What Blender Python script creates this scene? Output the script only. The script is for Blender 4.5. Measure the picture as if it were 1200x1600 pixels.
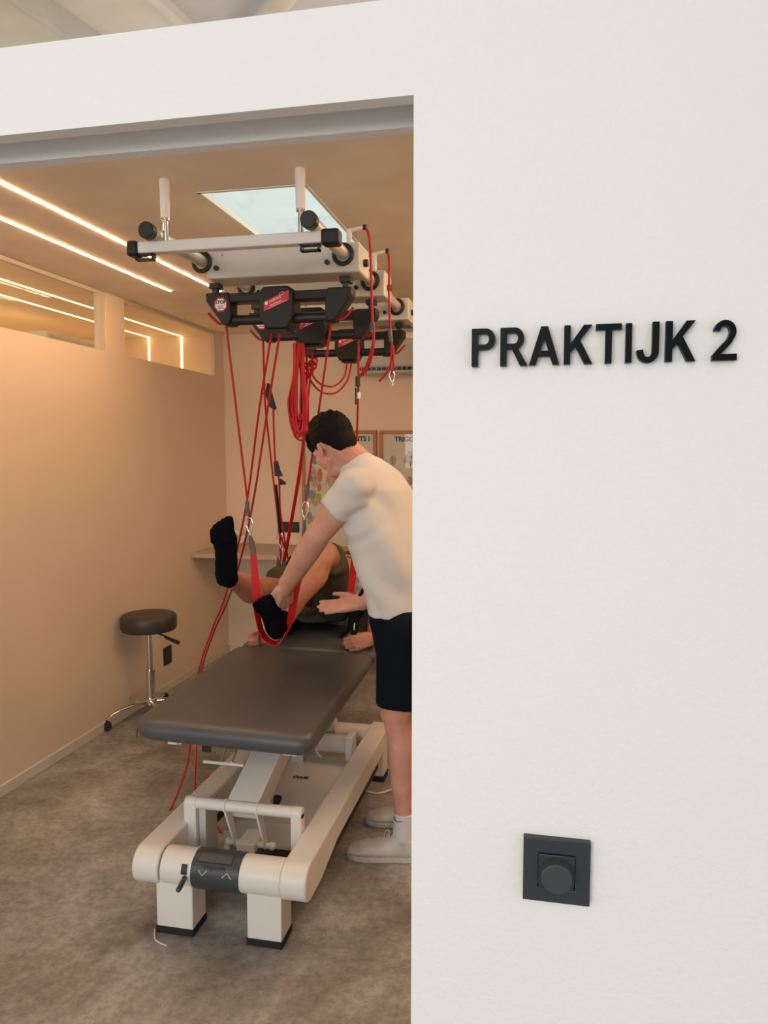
import bpy, bmesh, math, random
from mathutils import Vector, Matrix, noise
random.seed(7)
V = Vector
R = math.radians
for o in list(bpy.data.objects): bpy.data.objects.remove(o)
scene = bpy.context.scene
COL = scene.collection

# ------------------------------------------------------------------ camera, world, light
CAM_H = 1.6; FPX = 1180.0; YAW = R(11.93); PITCH = R(4.60)
cam_d = bpy.data.cameras.new('camera'); cam = bpy.data.objects.new('camera', cam_d); COL.objects.link(cam)
cam.location = (0, 0, CAM_H); cam.rotation_euler = (math.pi/2 - PITCH, 0, YAW)
cam_d.sensor_fit = 'HORIZONTAL'; cam_d.sensor_width = 36; cam_d.lens = 36*FPX/1200; cam_d.clip_start = .05
scene.camera = cam
scene.view_settings.view_transform = 'Standard'; scene.view_settings.look = 'None'
scene.view_settings.exposure = 0.0; scene.view_settings.gamma = 1; scene.view_settings.use_curve_mapping = False

world = bpy.data.worlds.new('overcast_sky'); scene.world = world; world.use_nodes = True
wn = world.node_tree.nodes; wl = world.node_tree.links
bg = wn['Background']; bg.inputs['Strength'].default_value = 0.88
wtc = wn.new('ShaderNodeTexCoord'); wno = wn.new('ShaderNodeTexNoise'); wno.inputs['Scale'].default_value = 2.2
wno.inputs['Detail'].default_value = 3
wr = wn.new('ShaderNodeValToRGB'); wr.color_ramp.elements[0].color = (.93, .93, .90, 1); wr.color_ramp.elements[1].color = (1.10, 1.10, 1.07, 1)
wr.color_ramp.elements[0].position = .35; wr.color_ramp.elements[1].position = .7
wl.new(wtc.outputs['Generated'], wno.inputs['Vector']); wl.new(wno.outputs['Fac'], wr.inputs['Fac']); wl.new(wr.outputs['Color'], bg.inputs['Color'])

def area(name, loc, target, size, power, color, sy=None):
    d = bpy.data.lights.new(name, 'AREA'); d.energy = power; d.color = color; d.size = size
    if sy: d.shape = 'RECTANGLE'; d.size_y = sy
    o = bpy.data.objects.new(name, d); COL.objects.link(o); o.location = loc
    o.rotation_euler = (V(target)-V(loc)).to_track_quat('-Z', 'Y').to_euler()
    return o
area('hall_top_fill', (-.3, -1.3, 3.25), (0.0, .9, 1.2), 1.6, 14, (1, .975, .94), 1.0)  # added fill from above to brighten the white wall; no fixture there
area('hall_front_fill', (-1.5, -3.2, 2.0), (-1.0, 2.6, .5), 2.2, 36, (1.0, .965, .93), 1.5).data.spread = R(125)  # added fill behind the camera in place of hall daylight; no window there
LED_COL = (1.0, .62, .33); LED_STR = 92.0; LED_NB = 34.0
area('right_side_warm_fill', (.35, 3.3, 2.42), (-.9, 3.3, .6), 1.0, 38, (1, .71, .46), 2.2)  # added warm fill, out of view, to even out the room light

# ------------------------------------------------------------------ helpers
_F = V((-math.sin(YAW)*math.cos(PITCH), math.cos(YAW)*math.cos(PITCH), -math.sin(PITCH)))
_Rt = V((math.cos(YAW), math.sin(YAW), 0))
_U = V((-math.sin(YAW)*math.sin(PITCH), math.cos(YAW)*math.sin(PITCH), math.cos(PITCH)))
def P(px, py, Y):                       # a surveyed point: image direction met with the vertical plane at depth Y
    d = _F + _Rt*((px-600)/FPX) + _U*((800-py)/FPX)
    t = Y/d.y
    return V((d.x*t, Y, CAM_H + d.z*t))

ORG = {}
def thing(name, loc, label, cat, group=None):
    o = bpy.data.objects.new(name, None); COL.objects.link(o); o.location = loc
    o.empty_display_size = .1
    o['label'] = label; o['category'] = cat
    if group: o['group'] = group
    ORG[o.name] = V(loc)
    return o
def tag(o, label, cat, group=None):
    o['label'] = label; o['category'] = cat
    if group: o['group'] = group
    return o

def frame_from(d, up=V((0, 0, 1))):
    d = d.normalized()
    if abs(d.dot(up)) > .98: up = V((0, 1, 0)) if abs(d.y) < .9 else V((1, 0, 0))
    x = up.cross(d).normalized(); y = d.cross(x).normalized()
    return x, y, d

class MB:
    def __init__(s): s.v = []; s.f = []; s.m = []; s.mi = 0
    def add(s, vs, fs):
        n = len(s.v); s.v += [V(v) for v in vs]
        for f in fs: s.f.append([i+n for i in f]); s.m.append(s.mi)
        return s
    def box(s, c, size, M=None):
        c = V(c); h = [a/2 for a in size]; vs = []
        for x in (-1, 1):
            for y in (-1, 1):
                for z in (-1, 1):
                    p = V((x*h[0], y*h[1], z*h[2]))
                    if M: p = M @ p
                    vs.append(c+p)
        return s.add(vs, [(0, 1, 3, 2), (4, 6, 7, 5), (0, 4, 5, 1), (2, 3, 7, 6), (0, 2, 6, 4), (1, 5, 7, 3)])
    def bb(s, x0, x1, y0, y1, z0, z1): return s.box(((x0+x1)/2, (y0+y1)/2, (z0+z1)/2), (x1-x0, y1-y0, z1-z0))
    def loft(s, secs, seg=24, caps=True):     # secs: (centre, axisA, axisB)
        vs = []; fs = []; k = len(secs)
        for c, a, b in secs:
            for i in range(seg):
                t = 2*math.pi*i/seg; vs.append(V(c)+V(a)*math.cos(t)+V(b)*math.sin(t))
        for j in range(k-1):
            for i in range(seg):
                n = (i+1) % seg; fs.append((j*seg+i, j*seg+n, (j+1)*seg+n, (j+1)*seg+i))
        if caps: fs.append(tuple(range(seg))[::-1]); fs.append(tuple((k-1)*seg+i for i in range(seg)))
        return s.add(vs, fs)
    def cyl(s, p0, p1, r0, r1=None, seg=24, flat=1.0, up=V((0, 0, 1))):
        p0 = V(p0); p1 = V(p1); r1 = r0 if r1 is None else r1
        x, y, d = frame_from(p1-p0, up)
        return s.loft([(p0, x*r0, y*r0*flat), (p1, x*r1, y*r1*flat)], seg)
    def ell(s, c, r, M=None, seg=20, rings=12):
        c = V(c); vs = []; fs = []
        r = (r, r, r) if not hasattr(r, '__len__') else r
        for j in range(1, rings):
            ph = math.pi*j/rings
            for i in range(seg):
                t = 2*math.pi*i/seg
                p = V((r[0]*math.sin(ph)*math.cos(t), r[1]*math.sin(ph)*math.sin(t), r[2]*math.cos(ph)))
                vs.append(c+(M @ p if M else p))
        top = V((0, 0, r[2])); vs.append(c+(M @ top if M else top)); vs.append(c-(M @ top if M else top))
        a = len(vs)-2; b = a+1
        for j in range(rings-2):
            for i in range(seg):
                n = (i+1) % seg; fs.append((j*seg+i, (j+1)*seg+i, (j+1)*seg+n, j*seg+n))
        for i in range(seg):
            n = (i+1) % seg; fs.append((a, i, n)); fs.append((b, (rings-2)*seg+n, (rings-2)*seg+i))
        return s.add(vs, fs)
    def cap(s, p0, p1, r0, r1=None, seg=16):     # tapered capsule
        r1 = r0 if r1 is None else r1; p0 = V(p0); p1 = V(p1)
        x, y, d = frame_from(p1-p0); secs = []
        for k in range(1, 5):
            a = math.pi/2*(k/4); secs.append((p0-d*r0*math.cos(a), x*r0*math.sin(a), y*r0*math.sin(a)))
        for k in range(4, 0, -1):
            a = math.pi/2*(k/4); secs.append((p1+d*r1*math.cos(a), x*r1*math.sin(a), y*r1*math.sin(a)))
        return s.loft(secs, seg)
    def chain(s, pts, seg=16):
        for (a, ra), (b, rb) in zip(pts[:-1], pts[1:]): s.cap(a, b, ra, rb, seg)
        return s
    def prism(s, poly, M, d, holes=()):           # 2D polygon in XY of M, thickness d in Z
        n = len(poly); vs = [M @ V((x, y, 0)) for x, y in poly]+[M @ V((x, y, d)) for x, y in poly]
        fs = [tuple(range(n))[::-1], tuple(range(n, 2*n))]+[(i, (i+1) % n, n+(i+1) % n, n+i) for i in range(n)]
        return s.add(vs, fs)
    def sweep(s, pts, r, seg=8, closed=False):
        n = len(pts); vs = []; fs = []; px = None
        for i, p in enumerate(pts):
            a = pts[i-1] if (i > 0 or closed) else p; b = pts[(i+1) % n] if (i < n-1 or closed) else p
            d = (V(b)-V(a)); d = d.normalized() if d.length > 1e-9 else V((0, 0, 1))
            if px is None: x, y, _ = frame_from(d)
            else:
                x = px-d*px.dot(d)
                x = x.normalized() if x.length > 1e-6 else frame_from(d)[0]
                y = d.cross(x)
            px = x
            for k in range(seg):
                t = 2*math.pi*k/seg; vs.append(V(p)+(x*math.cos(t)+y*math.sin(t))*r)
        m = n if closed else n-1
        for i in range(m):
            for k in range(seg):
                q = (k+1) % seg; j = (i+1) % n
                fs.append((i*seg+k, i*seg+q, j*seg+q, j*seg+k))
        if not closed: fs.append(tuple(range(seg))[::-1]); fs.append(tuple((n-1)*seg+k for k in range(seg)))
        return s.add(vs, fs)
    def ribbon(s, pts, wd, w, t):       # wd: list or single width direction; flat strap
        n = len(pts); vs = []; fs = []
        for i, p in enumerate(pts):
            a = pts[max(i-1, 0)]; b = pts[min(i+1, n-1)]; d = (V(b)-V(a)).normalized()
            W = V(wd[i] if isinstance(wd, list) else wd); W = (W-d*W.dot(d)).normalized()*(w[i] if isinstance(w, list) else w)/2
            N = d.cross(W).normalized()*t/2
            vs += [V(p)+W+N, V(p)-W+N, V(p)-W-N, V(p)+W-N]
        for i in range(n-1):
            for k in range(4): fs.append((i*4+k, i*4+(k+1) % 4, (i+1)*4+(k+1) % 4, (i+1)*4+k))
        fs.append((3, 2, 1, 0)); fs.append(tuple((n-1)*4+k for k in range(4)))
        return s.add(vs, fs)
    def link(s, name, mat, parent=None, bevel=0, seg=2, smooth=35, at=None, label=None):
        me = bpy.data.meshes.new(name)
        org = V(at) if at is not None else (ORG[parent.name] if parent else V((0, 0, 0)))
        if parent is None and at is None:
            lo = [min(v[i] for v in s.v) for i in range(3)]; hi = [max(v[i] for v in s.v) for i in range(3)]
            org = V(((lo[0]+hi[0])/2, (lo[1]+hi[1])/2, lo[2]))
        me.from_pydata([tuple(v-org) for v in s.v], [], s.f)
        bm = bmesh.new(); bm.from_mesh(me); bmesh.ops.recalc_face_normals(bm, faces=bm.faces); bm.to_mesh(me); bm.free()
        for m in (mat if isinstance(mat, (list, tuple)) else [mat]): me.materials.append(m)
        if len(me.materials) > 1:
            for p, mi in zip(me.polygons, s.m): p.material_index = mi
        o = bpy.data.objects.new(name, me); COL.objects.link(o)
        if smooth:
            me.polygons.foreach_set('use_smooth', [True]*len(me.polygons)); me.set_sharp_from_angle(angle=R(smooth))
        if bevel:
            b = o.modifiers.new('bevel', 'BEVEL'); b.width = bevel; b.segments = seg; b.limit_method = 'ANGLE'; b.angle_limit = R(30)
            b.harden_normals = False
        if parent: o.parent = parent
        else: o.location = org
        ORG[o.name] = org
        if label: o['label'] = label
        return o

def remeshed(mb, name, mat, parent=None, voxel=.006, smooth=6, fn=None, label=None, cut=None, at=None):
    """fuse overlapping solids into one continuous skin"""
    me = bpy.data.meshes.new('tmp'); me.from_pydata([tuple(v) for v in mb.v], [], mb.f)
    bm = bmesh.new(); bm.from_mesh(me); bmesh.ops.recalc_face_normals(bm, faces=bm.faces); bm.to_mesh(me); bm.free()
    o = bpy.data.objects.new('tmp', me); COL.objects.link(o)
    m = o.modifiers.new('r', 'REMESH'); m.mode = 'VOXEL'; m.voxel_size = voxel
    if smooth: k = o.modifiers.new('s', 'SMOOTH'); k.iterations = smooth; k.factor = .5
    dg = bpy.context.evaluated_depsgraph_get(); me2 = bpy.data.meshes.new_from_object(o.evaluated_get(dg))
    bpy.data.objects.remove(o); bpy.data.meshes.remove(me)
    me2.name = name
    if fn:
        bm = bmesh.new(); bm.from_mesh(me2); bm.normal_update()
        new = [fn(v.co.copy(), v.normal.copy()) for v in bm.verts]
        for v, c in zip(bm.verts, new): v.co = c
        bm.to_mesh(me2); bm.free()
    if cut:
        bm = bmesh.new(); bm.from_mesh(me2)
        bmesh.ops.delete(bm, geom=[v for v in bm.verts if cut(v.co)], context='VERTS'); bm.to_mesh(me2); bm.free()
    org = V(at) if at is not None else (ORG[parent.name] if parent else V((0, 0, 0)))
    me2.transform(Matrix.Translation(-org))
    me2.materials.clear(); me2.materials.append(mat)
    me2.polygons.foreach_set('use_smooth', [True]*len(me2.polygons))
    o = bpy.data.objects.new(name, me2); COL.objects.link(o)
    if parent: o.parent = parent
    else: o.location = org
    ORG[o.name] = org
    if label: o['label'] = label
    return o

def curve_pts(pts, n=10):                # Catmull-Rom through points
    pts = [V(p) for p in pts]; out = []
    for i in range(len(pts)-1):
        p0 = pts[max(i-1, 0)]; p1 = pts[i]; p2 = pts[i+1]; p3 = pts[min(i+2, len(pts)-1)]
        for k in range(n):
            t = k/n
            out.append(.5*((2*p1)+(-p0+p2)*t+(2*p0-5*p1+4*p2-p3)*t*t+(-p0+3*p1-3*p2+p3)*t**3))
    out.append(pts[-1]); return out

def text_part(body, size, M, mat, parent=None, name='lettering', depth=.0004, bold=0):
    cu = bpy.data.curves.new('t', 'FONT'); cu.body = body; cu.size = size; cu.extrude = depth; cu.offset = bold
    cu.align_x = 'CENTER'; cu.align_y = 'CENTER'
    o = bpy.data.objects.new('t', cu); COL.objects.link(o)
    me = bpy.data.meshes.new_from_object(o.evaluated_get(bpy.context.evaluated_depsgraph_get()))
    bpy.data.objects.remove(o); me.transform(M); me.name = name
    org = ORG[parent.name] if parent else V((0, 0, 0))
    me.transform(Matrix.Translation(-org)); me.materials.clear(); me.materials.append(mat)
    q = bpy.data.objects.new(name, me); COL.objects.link(q)
    if parent: q.parent = parent
    ORG[q.name] = org
    return q

def basis(o, x, y, z=None):
    x = V(x).normalized(); y = V(y); y = (y-x*y.dot(x)).normalized(); z = x.cross(y)
    return Matrix(((x.x, y.x, z.x, o[0]), (x.y, y.y, z.y, o[1]), (x.z, y.z, z.z, o[2]), (0, 0, 0, 1)))

# ------------------------------------------------------------------ materials
def mat(name, col, rough=.5, metal=0, bump=0, bscale=200, col2=None, cscale=5, sub=0, spec=.5, coat=0, detail=4, stretch=None, sheen=0):
    m = bpy.data.materials.new(name); m.use_nodes = True; n = m.node_tree.nodes; l = m.node_tree.links
    b = n['Principled BSDF']; b.inputs['Base Color'].default_value = (*col, 1); b.inputs['Roughness'].default_value = rough
    b.inputs['Metallic'].default_value = metal; b.inputs['Specular IOR Level'].default_value = spec
    b.inputs['Coat Weight'].default_value = coat; b.inputs['Sheen Weight'].default_value = sheen
    if sub: b.inputs['Subsurface Weight'].default_value = sub; b.inputs['Subsurface Scale'].default_value = .01; b.inputs['Subsurface Radius'].default_value = (1, .35, .2)
    tc = n.new('ShaderNodeTexCoord'); mp = n.new('ShaderNodeMapping'); l.new(tc.outputs['Object'], mp.inputs['Vector'])
    if stretch: mp.inputs['Scale'].default_value = stretch
    c2 = col2 or tuple(c*.93 for c in col)
    t = n.new('ShaderNodeTexNoise'); t.inputs['Scale'].default_value = cscale; t.inputs['Detail'].default_value = detail
    r = n.new('ShaderNodeValToRGB'); r.color_ramp.elements[0].color = (*c2, 1); r.color_ramp.elements[1].color = (*col, 1)
    r.color_ramp.elements[0].position = .35; r.color_ramp.elements[1].position = .65
    l.new(mp.outputs['Vector'], t.inputs['Vector']); l.new(t.outputs['Fac'], r.inputs['Fac']); l.new(r.outputs['Color'], b.inputs['Base Color'])
    if bump:
        t2 = n.new('ShaderNodeTexNoise'); t2.inputs['Scale'].default_value = bscale; t2.inputs['Detail'].default_value = 3
        bp = n.new('ShaderNodeBump'); bp.inputs['Strength'].default_value = bump; bp.inputs['Distance'].default_value = .002
        l.new(mp.outputs['Vector'], t2.inputs['Vector']); l.new(t2.outputs['Fac'], bp.inputs['Height']); l.new(bp.outputs['Normal'], b.inputs['Normal'])
    return m
def emis(name, col, s):
    m = bpy.data.materials.new(name); m.use_nodes = True; n = m.node_tree.nodes; b = n['Principled BSDF']
    b.inputs['Emission Color'].default_value = (*col, 1); b.inputs['Emission Strength'].default_value = s; b.inputs['Base Color'].default_value = (.8, .8, .8, 1)
    return m
def glass(name, tint=(1, 1, 1), gl=.08):
    m = bpy.data.materials.new(name); m.use_nodes = True; n = m.node_tree.nodes; l = m.node_tree.links; n.remove(n['Principled BSDF'])
    t = n.new('ShaderNodeBsdfTransparent'); t.inputs['Color'].default_value = (*tint, 1)
    g = n.new('ShaderNodeBsdfGlossy'); g.inputs['Roughness'].default_value = .02
    mx = n.new('ShaderNodeMixShader'); lw = n.new('ShaderNodeLayerWeight'); pw = n.new('ShaderNodeMath'); pw.operation = 'POWER'; pw.inputs[1].default_value = 6
    ml = n.new('ShaderNodeMath'); ml.operation = 'MULTIPLY_ADD'; ml.inputs[1].default_value = .7; ml.inputs[2].default_value = gl*.4
    l.new(lw.outputs['Facing'], pw.inputs[0]); l.new(pw.outputs[0], ml.inputs[0]); l.new(ml.outputs[0], mx.inputs[0])
    l.new(t.outputs[0], mx.inputs[1]); l.new(g.outputs[0], mx.inputs[2]); l.new(mx.outputs[0], n['Material Output'].inputs['Surface'])
    return m

WALLW = mat('white_wall_paint', (.81, .80, .785), .75, bump=.6, bscale=130, col2=(.795, .785, .77), cscale=1.5)
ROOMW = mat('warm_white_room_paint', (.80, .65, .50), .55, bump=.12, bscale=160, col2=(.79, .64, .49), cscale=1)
CEILW = mat('ceiling_paint', (.86, .765, .63), .7, bump=.1, bscale=120)
HALLC = mat('hall_roof_grey', (.86, .84, .80), .8)
HALLB = mat('hall_beam_beige', (.74, .70, .62), .7)
HALLG = mat('hall_roof_blue_grey', (.66, .66, .72), .5)
BASEB = mat('baseboard_paint', (.72, .68, .6), .5)
PAINT = mat('cream_powder_coated_steel', (.77, .745, .70), .38, col2=(.75, .725, .68), bump=.06, bscale=600)
PAINTG = mat('light_grey_coated_steel', (.60, .60, .57), .4, bump=.05, bscale=500)
STEEL = mat('brushed_steel_tube', (.74, .71, .66), .38, metal=.55)
CHROME = mat('polished_chrome', (.75, .73, .70), .14, metal=1)
BLACK = mat('black_plastic', (.012, .012, .012), .42)
BLACKM = mat('matt_black_moulded_plastic', (.008, .007, .0065), .5, bump=.35, bscale=300, spec=.4)
RUBBER = mat('black_rubber', (.01, .01, .01), .7)
LETTER = mat('black_acrylic', (.002, .004, .0055), .35, spec=.10)
SWITCH = mat('anthracite_plastic', (.024, .030, .038), .45, bump=.08, bscale=800)
SWITCHK = mat('anthracite_knob_plastic', (.040, .045, .050), .5)
SLATE = mat('slate_grey_panel_plastic', (.045, .058, .064), .4)
SLATEB = mat('dark_button_plastic', (.075, .078, .082), .5)
RED = mat('red_elastic_rope', (.52, .004, .008), .55, bump=.5, bscale=900, col2=(.42, .003, .006), cscale=300)
REDS = mat('red_webbing', (.66, .006, .01), .6, bump=.4, bscale=700)
REDP = mat('red_plastic', (.42, .008, .01), .4)
STICKR = mat('red_sticker', (.62, .015, .03), .4)
STICKW = mat('white_sticker', (.8, .78, .75), .5)
GREYS = mat('grey_sleeve', (.10, .10, .10), .5)
LEATH = mat('dark_grey_upholstery', (.080, .084, .090), .40, bump=.25, bscale=350, col2=(.072, .076, .082), cscale=4)
LEATHS = mat('brown_black_upholstery', (.045, .038, .03), .45, bump=.2, bscale=350)
SKIN = mat('fair_skin', (.64, .35, .26), .5, bump=.15, bscale=250, col2=(.58, .27, .20), cscale=14, sub=.08)
SKINL = mat('tanned_leg_skin', (.50, .24, .16), .5, bump=.25, bscale=250, col2=(.40, .15, .10), cscale=16, sub=.06)
HAIR = mat('dark_brown_hair', (.0025, .002, .0018), .6, bump=1.0, bscale=160, col2=(.006, .0045, .0035), cscale=70, stretch=(1, 1, 4), spec=.15)
HAIRB = mat('reddish_brown_hair', (.09, .035, .02), .6, bump=.6, bscale=200)
TEE = mat('off_white_cotton', (.66, .635, .61), .85, bump=.35, bscale=500, sheen=.2)
NAVY = mat('navy_sports_fabric', (.0025, .005, .011), .8, bump=.3, bscale=400, spec=.15)
OLIVE = mat('olive_shorts_cotton', (.075, .066, .038), .85, bump=.35, bscale=400, col2=(.062, .054, .031), cscale=8)
SOCKB = mat('black_cotton_sock', (.0025, .0025, .006), .9, bump=.6, bscale=500, spec=.12)
SOCKW = mat('white_ribbed_sock', (.72, .71, .70), .85, bump=.8, bscale=500)
SHOE = mat('off_white_shoe_leather', (.68, .65, .60), .6, bump=.3, bscale=120, col2=(.55, .52, .47), cscale=18)
SOLE = mat('cream_rubber_sole', (.60, .57, .52), .6, col2=(.48, .45, .40), cscale=25)
LACE = mat('cream_laces', (.66, .63, .57), .8)
CHECK = mat('grey_white_striped_shirt', (.62, .62, .66), .8, col2=(.20, .22, .32), cscale=22, detail=0, stretch=(1, .1, 1))
STRAPK = mat('black_webbing', (.004, .004, .0045), .8, spec=.15, bump=.3, bscale=500)
WOOD = mat('orange_wood_frame', (.48, .18, .035), .4, col2=(.38, .13, .02), cscale=10, stretch=(1, 1, .1))
SHELF = mat('pale_wood_laminate', (.50, .42, .32), .5, col2=(.46, .38, .29), cscale=8, stretch=(.2, 1, 1))
PAPER = mat('cream_chart_paper', (.66, .60, .48), .7)
INK = mat('black_ink', (.03, .025, .02), .7)
CRUMP = mat('crumpled_pale_paper', (.80, .74, .64), .8, bump=.4, bscale=60)
GREEN = mat('muted_teal_print', (.16, .26, .22), .7); BLUEP = mat('muted_blue_print', (.22, .30, .36), .7)
LIME = mat('lime_print', (.38, .42, .06), .7); PINK = mat('pink_print', (.55, .16, .14), .7); TAN = mat('tan_muscle_print', (.36, .25, .16), .7, col2=(.55, .45, .32), cscale=50)
GREYP = mat('grey_sketch_print', (.22, .19, .16), .7, col2=(.50, .44, .36), cscale=60)
WINGL = glass('clear_glass', gl=.02); SKYGL = glass('tinted_skylight_glass', (.93, 1, .985), gl=.03); POSTGL = glass('picture_glass', gl=.04)
LEDM = emis('warm_led_diffuser', LED_COL, LED_STR); LEDN = emis('amber_led_diffuser', (1.0, .66, .26), LED_NB*.25)

# concrete floor
def concrete():
    m = bpy.data.materials.new('polished_concrete'); m.use_nodes = True; n = m.node_tree.nodes; l = m.node_tree.links; b = n['Principled BSDF']
    tc = n.new('ShaderNodeTexCoord')
    def noi(s, d, rough=.6, dist=0):
        t = n.new('ShaderNodeTexNoise'); t.inputs['Scale'].default_value = s; t.inputs['Detail'].default_value = d; t.inputs['Roughness'].default_value = rough; t.inputs['Distortion'].default_value = dist
        l.new(tc.outputs['Object'], t.inputs['Vector']); return t
    a = noi(1.7, 9, .68, .4); r = n.new('ShaderNodeValToRGB'); e = r.color_ramp.elements
    e[0].position = .30; e[0].color = (.115, .105, .092, 1); e[1].position = .72; e[1].color = (.70, .71, .70, 1)
    x = e.new(.47); x.color = (.32, .31, .288, 1); x = e.new(.58); x.color = (.465, .465, .45, 1)
    l.new(a.outputs['Fac'], r.inputs['Fac'])
    c = noi(30, 9, .8); r2 = n.new('ShaderNodeValToRGB'); r2.color_ramp.elements[0].position = .36; r2.color_ramp.elements[0].color = (.50, .48, .46, 1)
    r2.color_ramp.elements[1].position = .6; r2.color_ramp.elements[1].color = (1.05, 1.04, 1.02, 1); l.new(c.outputs['Fac'], r2.inputs['Fac'])
    mx = n.new('ShaderNodeMix'); mx.data_type = 'RGBA'; mx.blend_type = 'MULTIPLY'; mx.inputs['Factor'].default_value = .8
    l.new(r.outputs['Color'], mx.inputs['A']); l.new(r2.outputs['Color'], mx.inputs['B'])
    vo = n.new('ShaderNodeTexVoronoi'); vo.inputs['Scale'].default_value = 26; l.new(tc.outputs['Object'], vo.inputs['Vector'])
    r3 = n.new('ShaderNodeValToRGB'); r3.color_ramp.elements[0].position = .035; r3.color_ramp.elements[0].color = (1, 1, 1, 1); r3.color_ramp.elements[1].position = .07; r3.color_ramp.elements[1].color = (0, 0, 0, 1)
    l.new(vo.outputs['Distance'], r3.inputs['Fac'])
    mx2 = n.new('ShaderNodeMix'); mx2.data_type = 'RGBA'; mx2.inputs['B'].default_value = (.44, .40, .35, 1)
    l.new(r3.outputs['Color'], mx2.inputs['Factor']); l.new(mx.outputs['Result'], mx2.inputs['A'])
    l.new(mx2.outputs['Result'], b.inputs['Base Color'])
    rr = n.new('ShaderNodeMapRange'); rr.inputs['To Min'].default_value = .38; rr.inputs['To Max'].default_value = .68; l.new(a.outputs['Fac'], rr.inputs['Value']); l.new(rr.outputs[0], b.inputs['Roughness'])
    bp = n.new('ShaderNodeBump'); bp.inputs['Strength'].default_value = .35; bp.inputs['Distance'].default_value = .004; l.new(c.outputs['Fac'], bp.inputs['Height']); l.new(bp.outputs['Normal'], b.inputs['Normal'])
    return m
CONC = concrete()

# ------------------------------------------------------------------ room shell
def struct(name, mb, m, bevel=0, smooth=35, parent=None):
    o = mb.link(name, m, parent, bevel=bevel, smooth=smooth)
    if not parent: o['kind'] = 'structure'
    return o
YF0, YF1 = .93, 1.04; XL = -2.445; YB = 5.56; ZC = 2.5; ZP = 2.168; ZO = 2.026; ZT = 2.139
struct('floor', MB().bb(-5, 3, -4, YB+.1, -.1, 0), CONC)
# front wall: right panel + header with a sliding-door groove in its soffit
w = MB()
w.bb(-.160, 2.6, YF0, YF1, 0, ZT)
w.bb(-2.6, -.160, YF0, YF1, ZO+.034, ZT)
w.bb(-2.6, -.160, YF0, .954, ZO, ZO+.0341); w.bb(-2.6, -.160, 1.018, YF1, ZO, ZO+.0341)
struct('wall_front', w, WALLW)
w = MB(); w.bb(XL-.1, XL, YF1+.002, YB, 0, ZP); struct('wall_left', w, ROOMW)
w = MB(); w.bb(-4.9, .8, YB, YB+.1, 0, 2.7); struct('wall_back', w, ROOMW)
w = MB(); w.bb(.7, .8, YF1+.002, YB, 0, 2.7); struct('wall_right', w, ROOMW)
w = MB(); w.bb(-4.9, -4.8, 1.0, YB, 0, 2.7); struct('wall_far_left', w, ROOMW)
YC0 = 2.06
SX0, SX1, SY0, SY1 = -1.20, -.80, 2.52, 3.72
c = MB()
c.bb(-4.9, SX0, YC0, YB, ZC, ZC+.012); c.bb(SX1, .8, YC0, YB, ZC, ZC+.012); c.bb(SX0, SX1, YC0, SY0, ZC, ZC+.012); c.bb(SX0, SX1, SY1, YB, ZC, ZC+.012)
struct('ceiling', c, CEILW)
c = MB()
for a in ((SX0-.001, SX0+.012, SY0, SY1), (SX1-.012, SX1+.001, SY0, SY1), (SX0, SX1, SY0-.001, SY0+.012), (SX0, SX1, SY1-.012, SY1+.001)):
    c.bb(*a, ZC-.003, ZC+.016)
sk = struct('window_1', c, mat('white_skylight_frame', (.85, .85, .83), .4))
struct('pane', MB().bb(SX0+.01, SX1-.01, SY0+.01, SY1-.01, ZC+.002, ZC+.005), SKYGL, parent=sk)
# glazed band above the left partition
g = MB()
g.bb(XL-.03, XL-.005, 1.1, 3.888, ZC-.022, ZC-.001); g.bb(XL-.03, XL-.005, 4.141, 5.41, ZC-.022, ZC-.001)
g.bb(XL-.03, XL-.012, 3.888, 3.945, ZP, ZC); g.bb(XL-.03, XL-.005, 3.868, 3.888, ZP, ZC-.022); g.bb(XL-.03, XL-.005, 5.392, 5.41, ZP, ZC-.022)
wf = struct('window_2', g, mat('window_frame_paint', (.66, .58, .48), .5))
struct('pane', MB().bb(XL-.020, XL-.014, 1.1, 3.87, ZP, ZC-.02), WINGL, parent=wf)
struct('pane', MB().bb(XL-.020, XL-.014, 4.141, 5.395, ZP, ZC-.02), WINGL, parent=wf)
struct('trim_1', MB().bb(XL-.034, XL-.004, 3.945, 4.141, ZP, ZC), ROOMW)
struct('trim_2', MB().bb(XL-.034, XL-.004, 5.412, YB, ZP, ZC), ROOMW)
struct('baseboard_left', MB().bb(XL, XL+.012, YF1+.01, YB, 0, .055), BASEB, bevel=.003)
struct('baseboard_back', MB().bb(XL+.013, .7, YB-.012, YB, 0, .055), BASEB, bevel=.003)
# hall roof above the partitions, rising away from the camera
def roofbox(x0, x1, y0, y1, dz0, dz1, k=.12, z0=3.45):
    m = MB(); vs = []
    for x in (x0, x1):
        for y in (y0, y1):
            for z in (dz0, dz1): vs.append((x, y, z0+k*y+z))
    return m.add(vs, [(0, 1, 3, 2), (4, 6, 7, 5), (0, 4, 5, 1), (2, 3, 7, 6), (0, 2, 6, 4), (1, 5, 7, 3)])
struct('ceiling_hall', roofbox(-6, 3, -2.5, 4.45, 0, .08), HALLC)
struct('trim_3', roofbox(-2.95, -2.50, -2.5, 4.4, -.10, 0), HALLB)
struct('trim_4', roofbox(-2.50, -2.47, -2.5, 4.4, -.13, 0), PAINTG)
struct('trim_5', roofbox(-1.90, .2, 0, 4.42, -.03, 0), HALLG)
struct('trim_6', roofbox(-1.93, -1.88, -2.5, 4.4, -.08, 0), HALLC)
b = MB(); b.cyl((-1.75, 4.2, 3.83), (.7, 1.3, 3.48), .05); struct('trim_7', b, HALLB)

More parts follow.
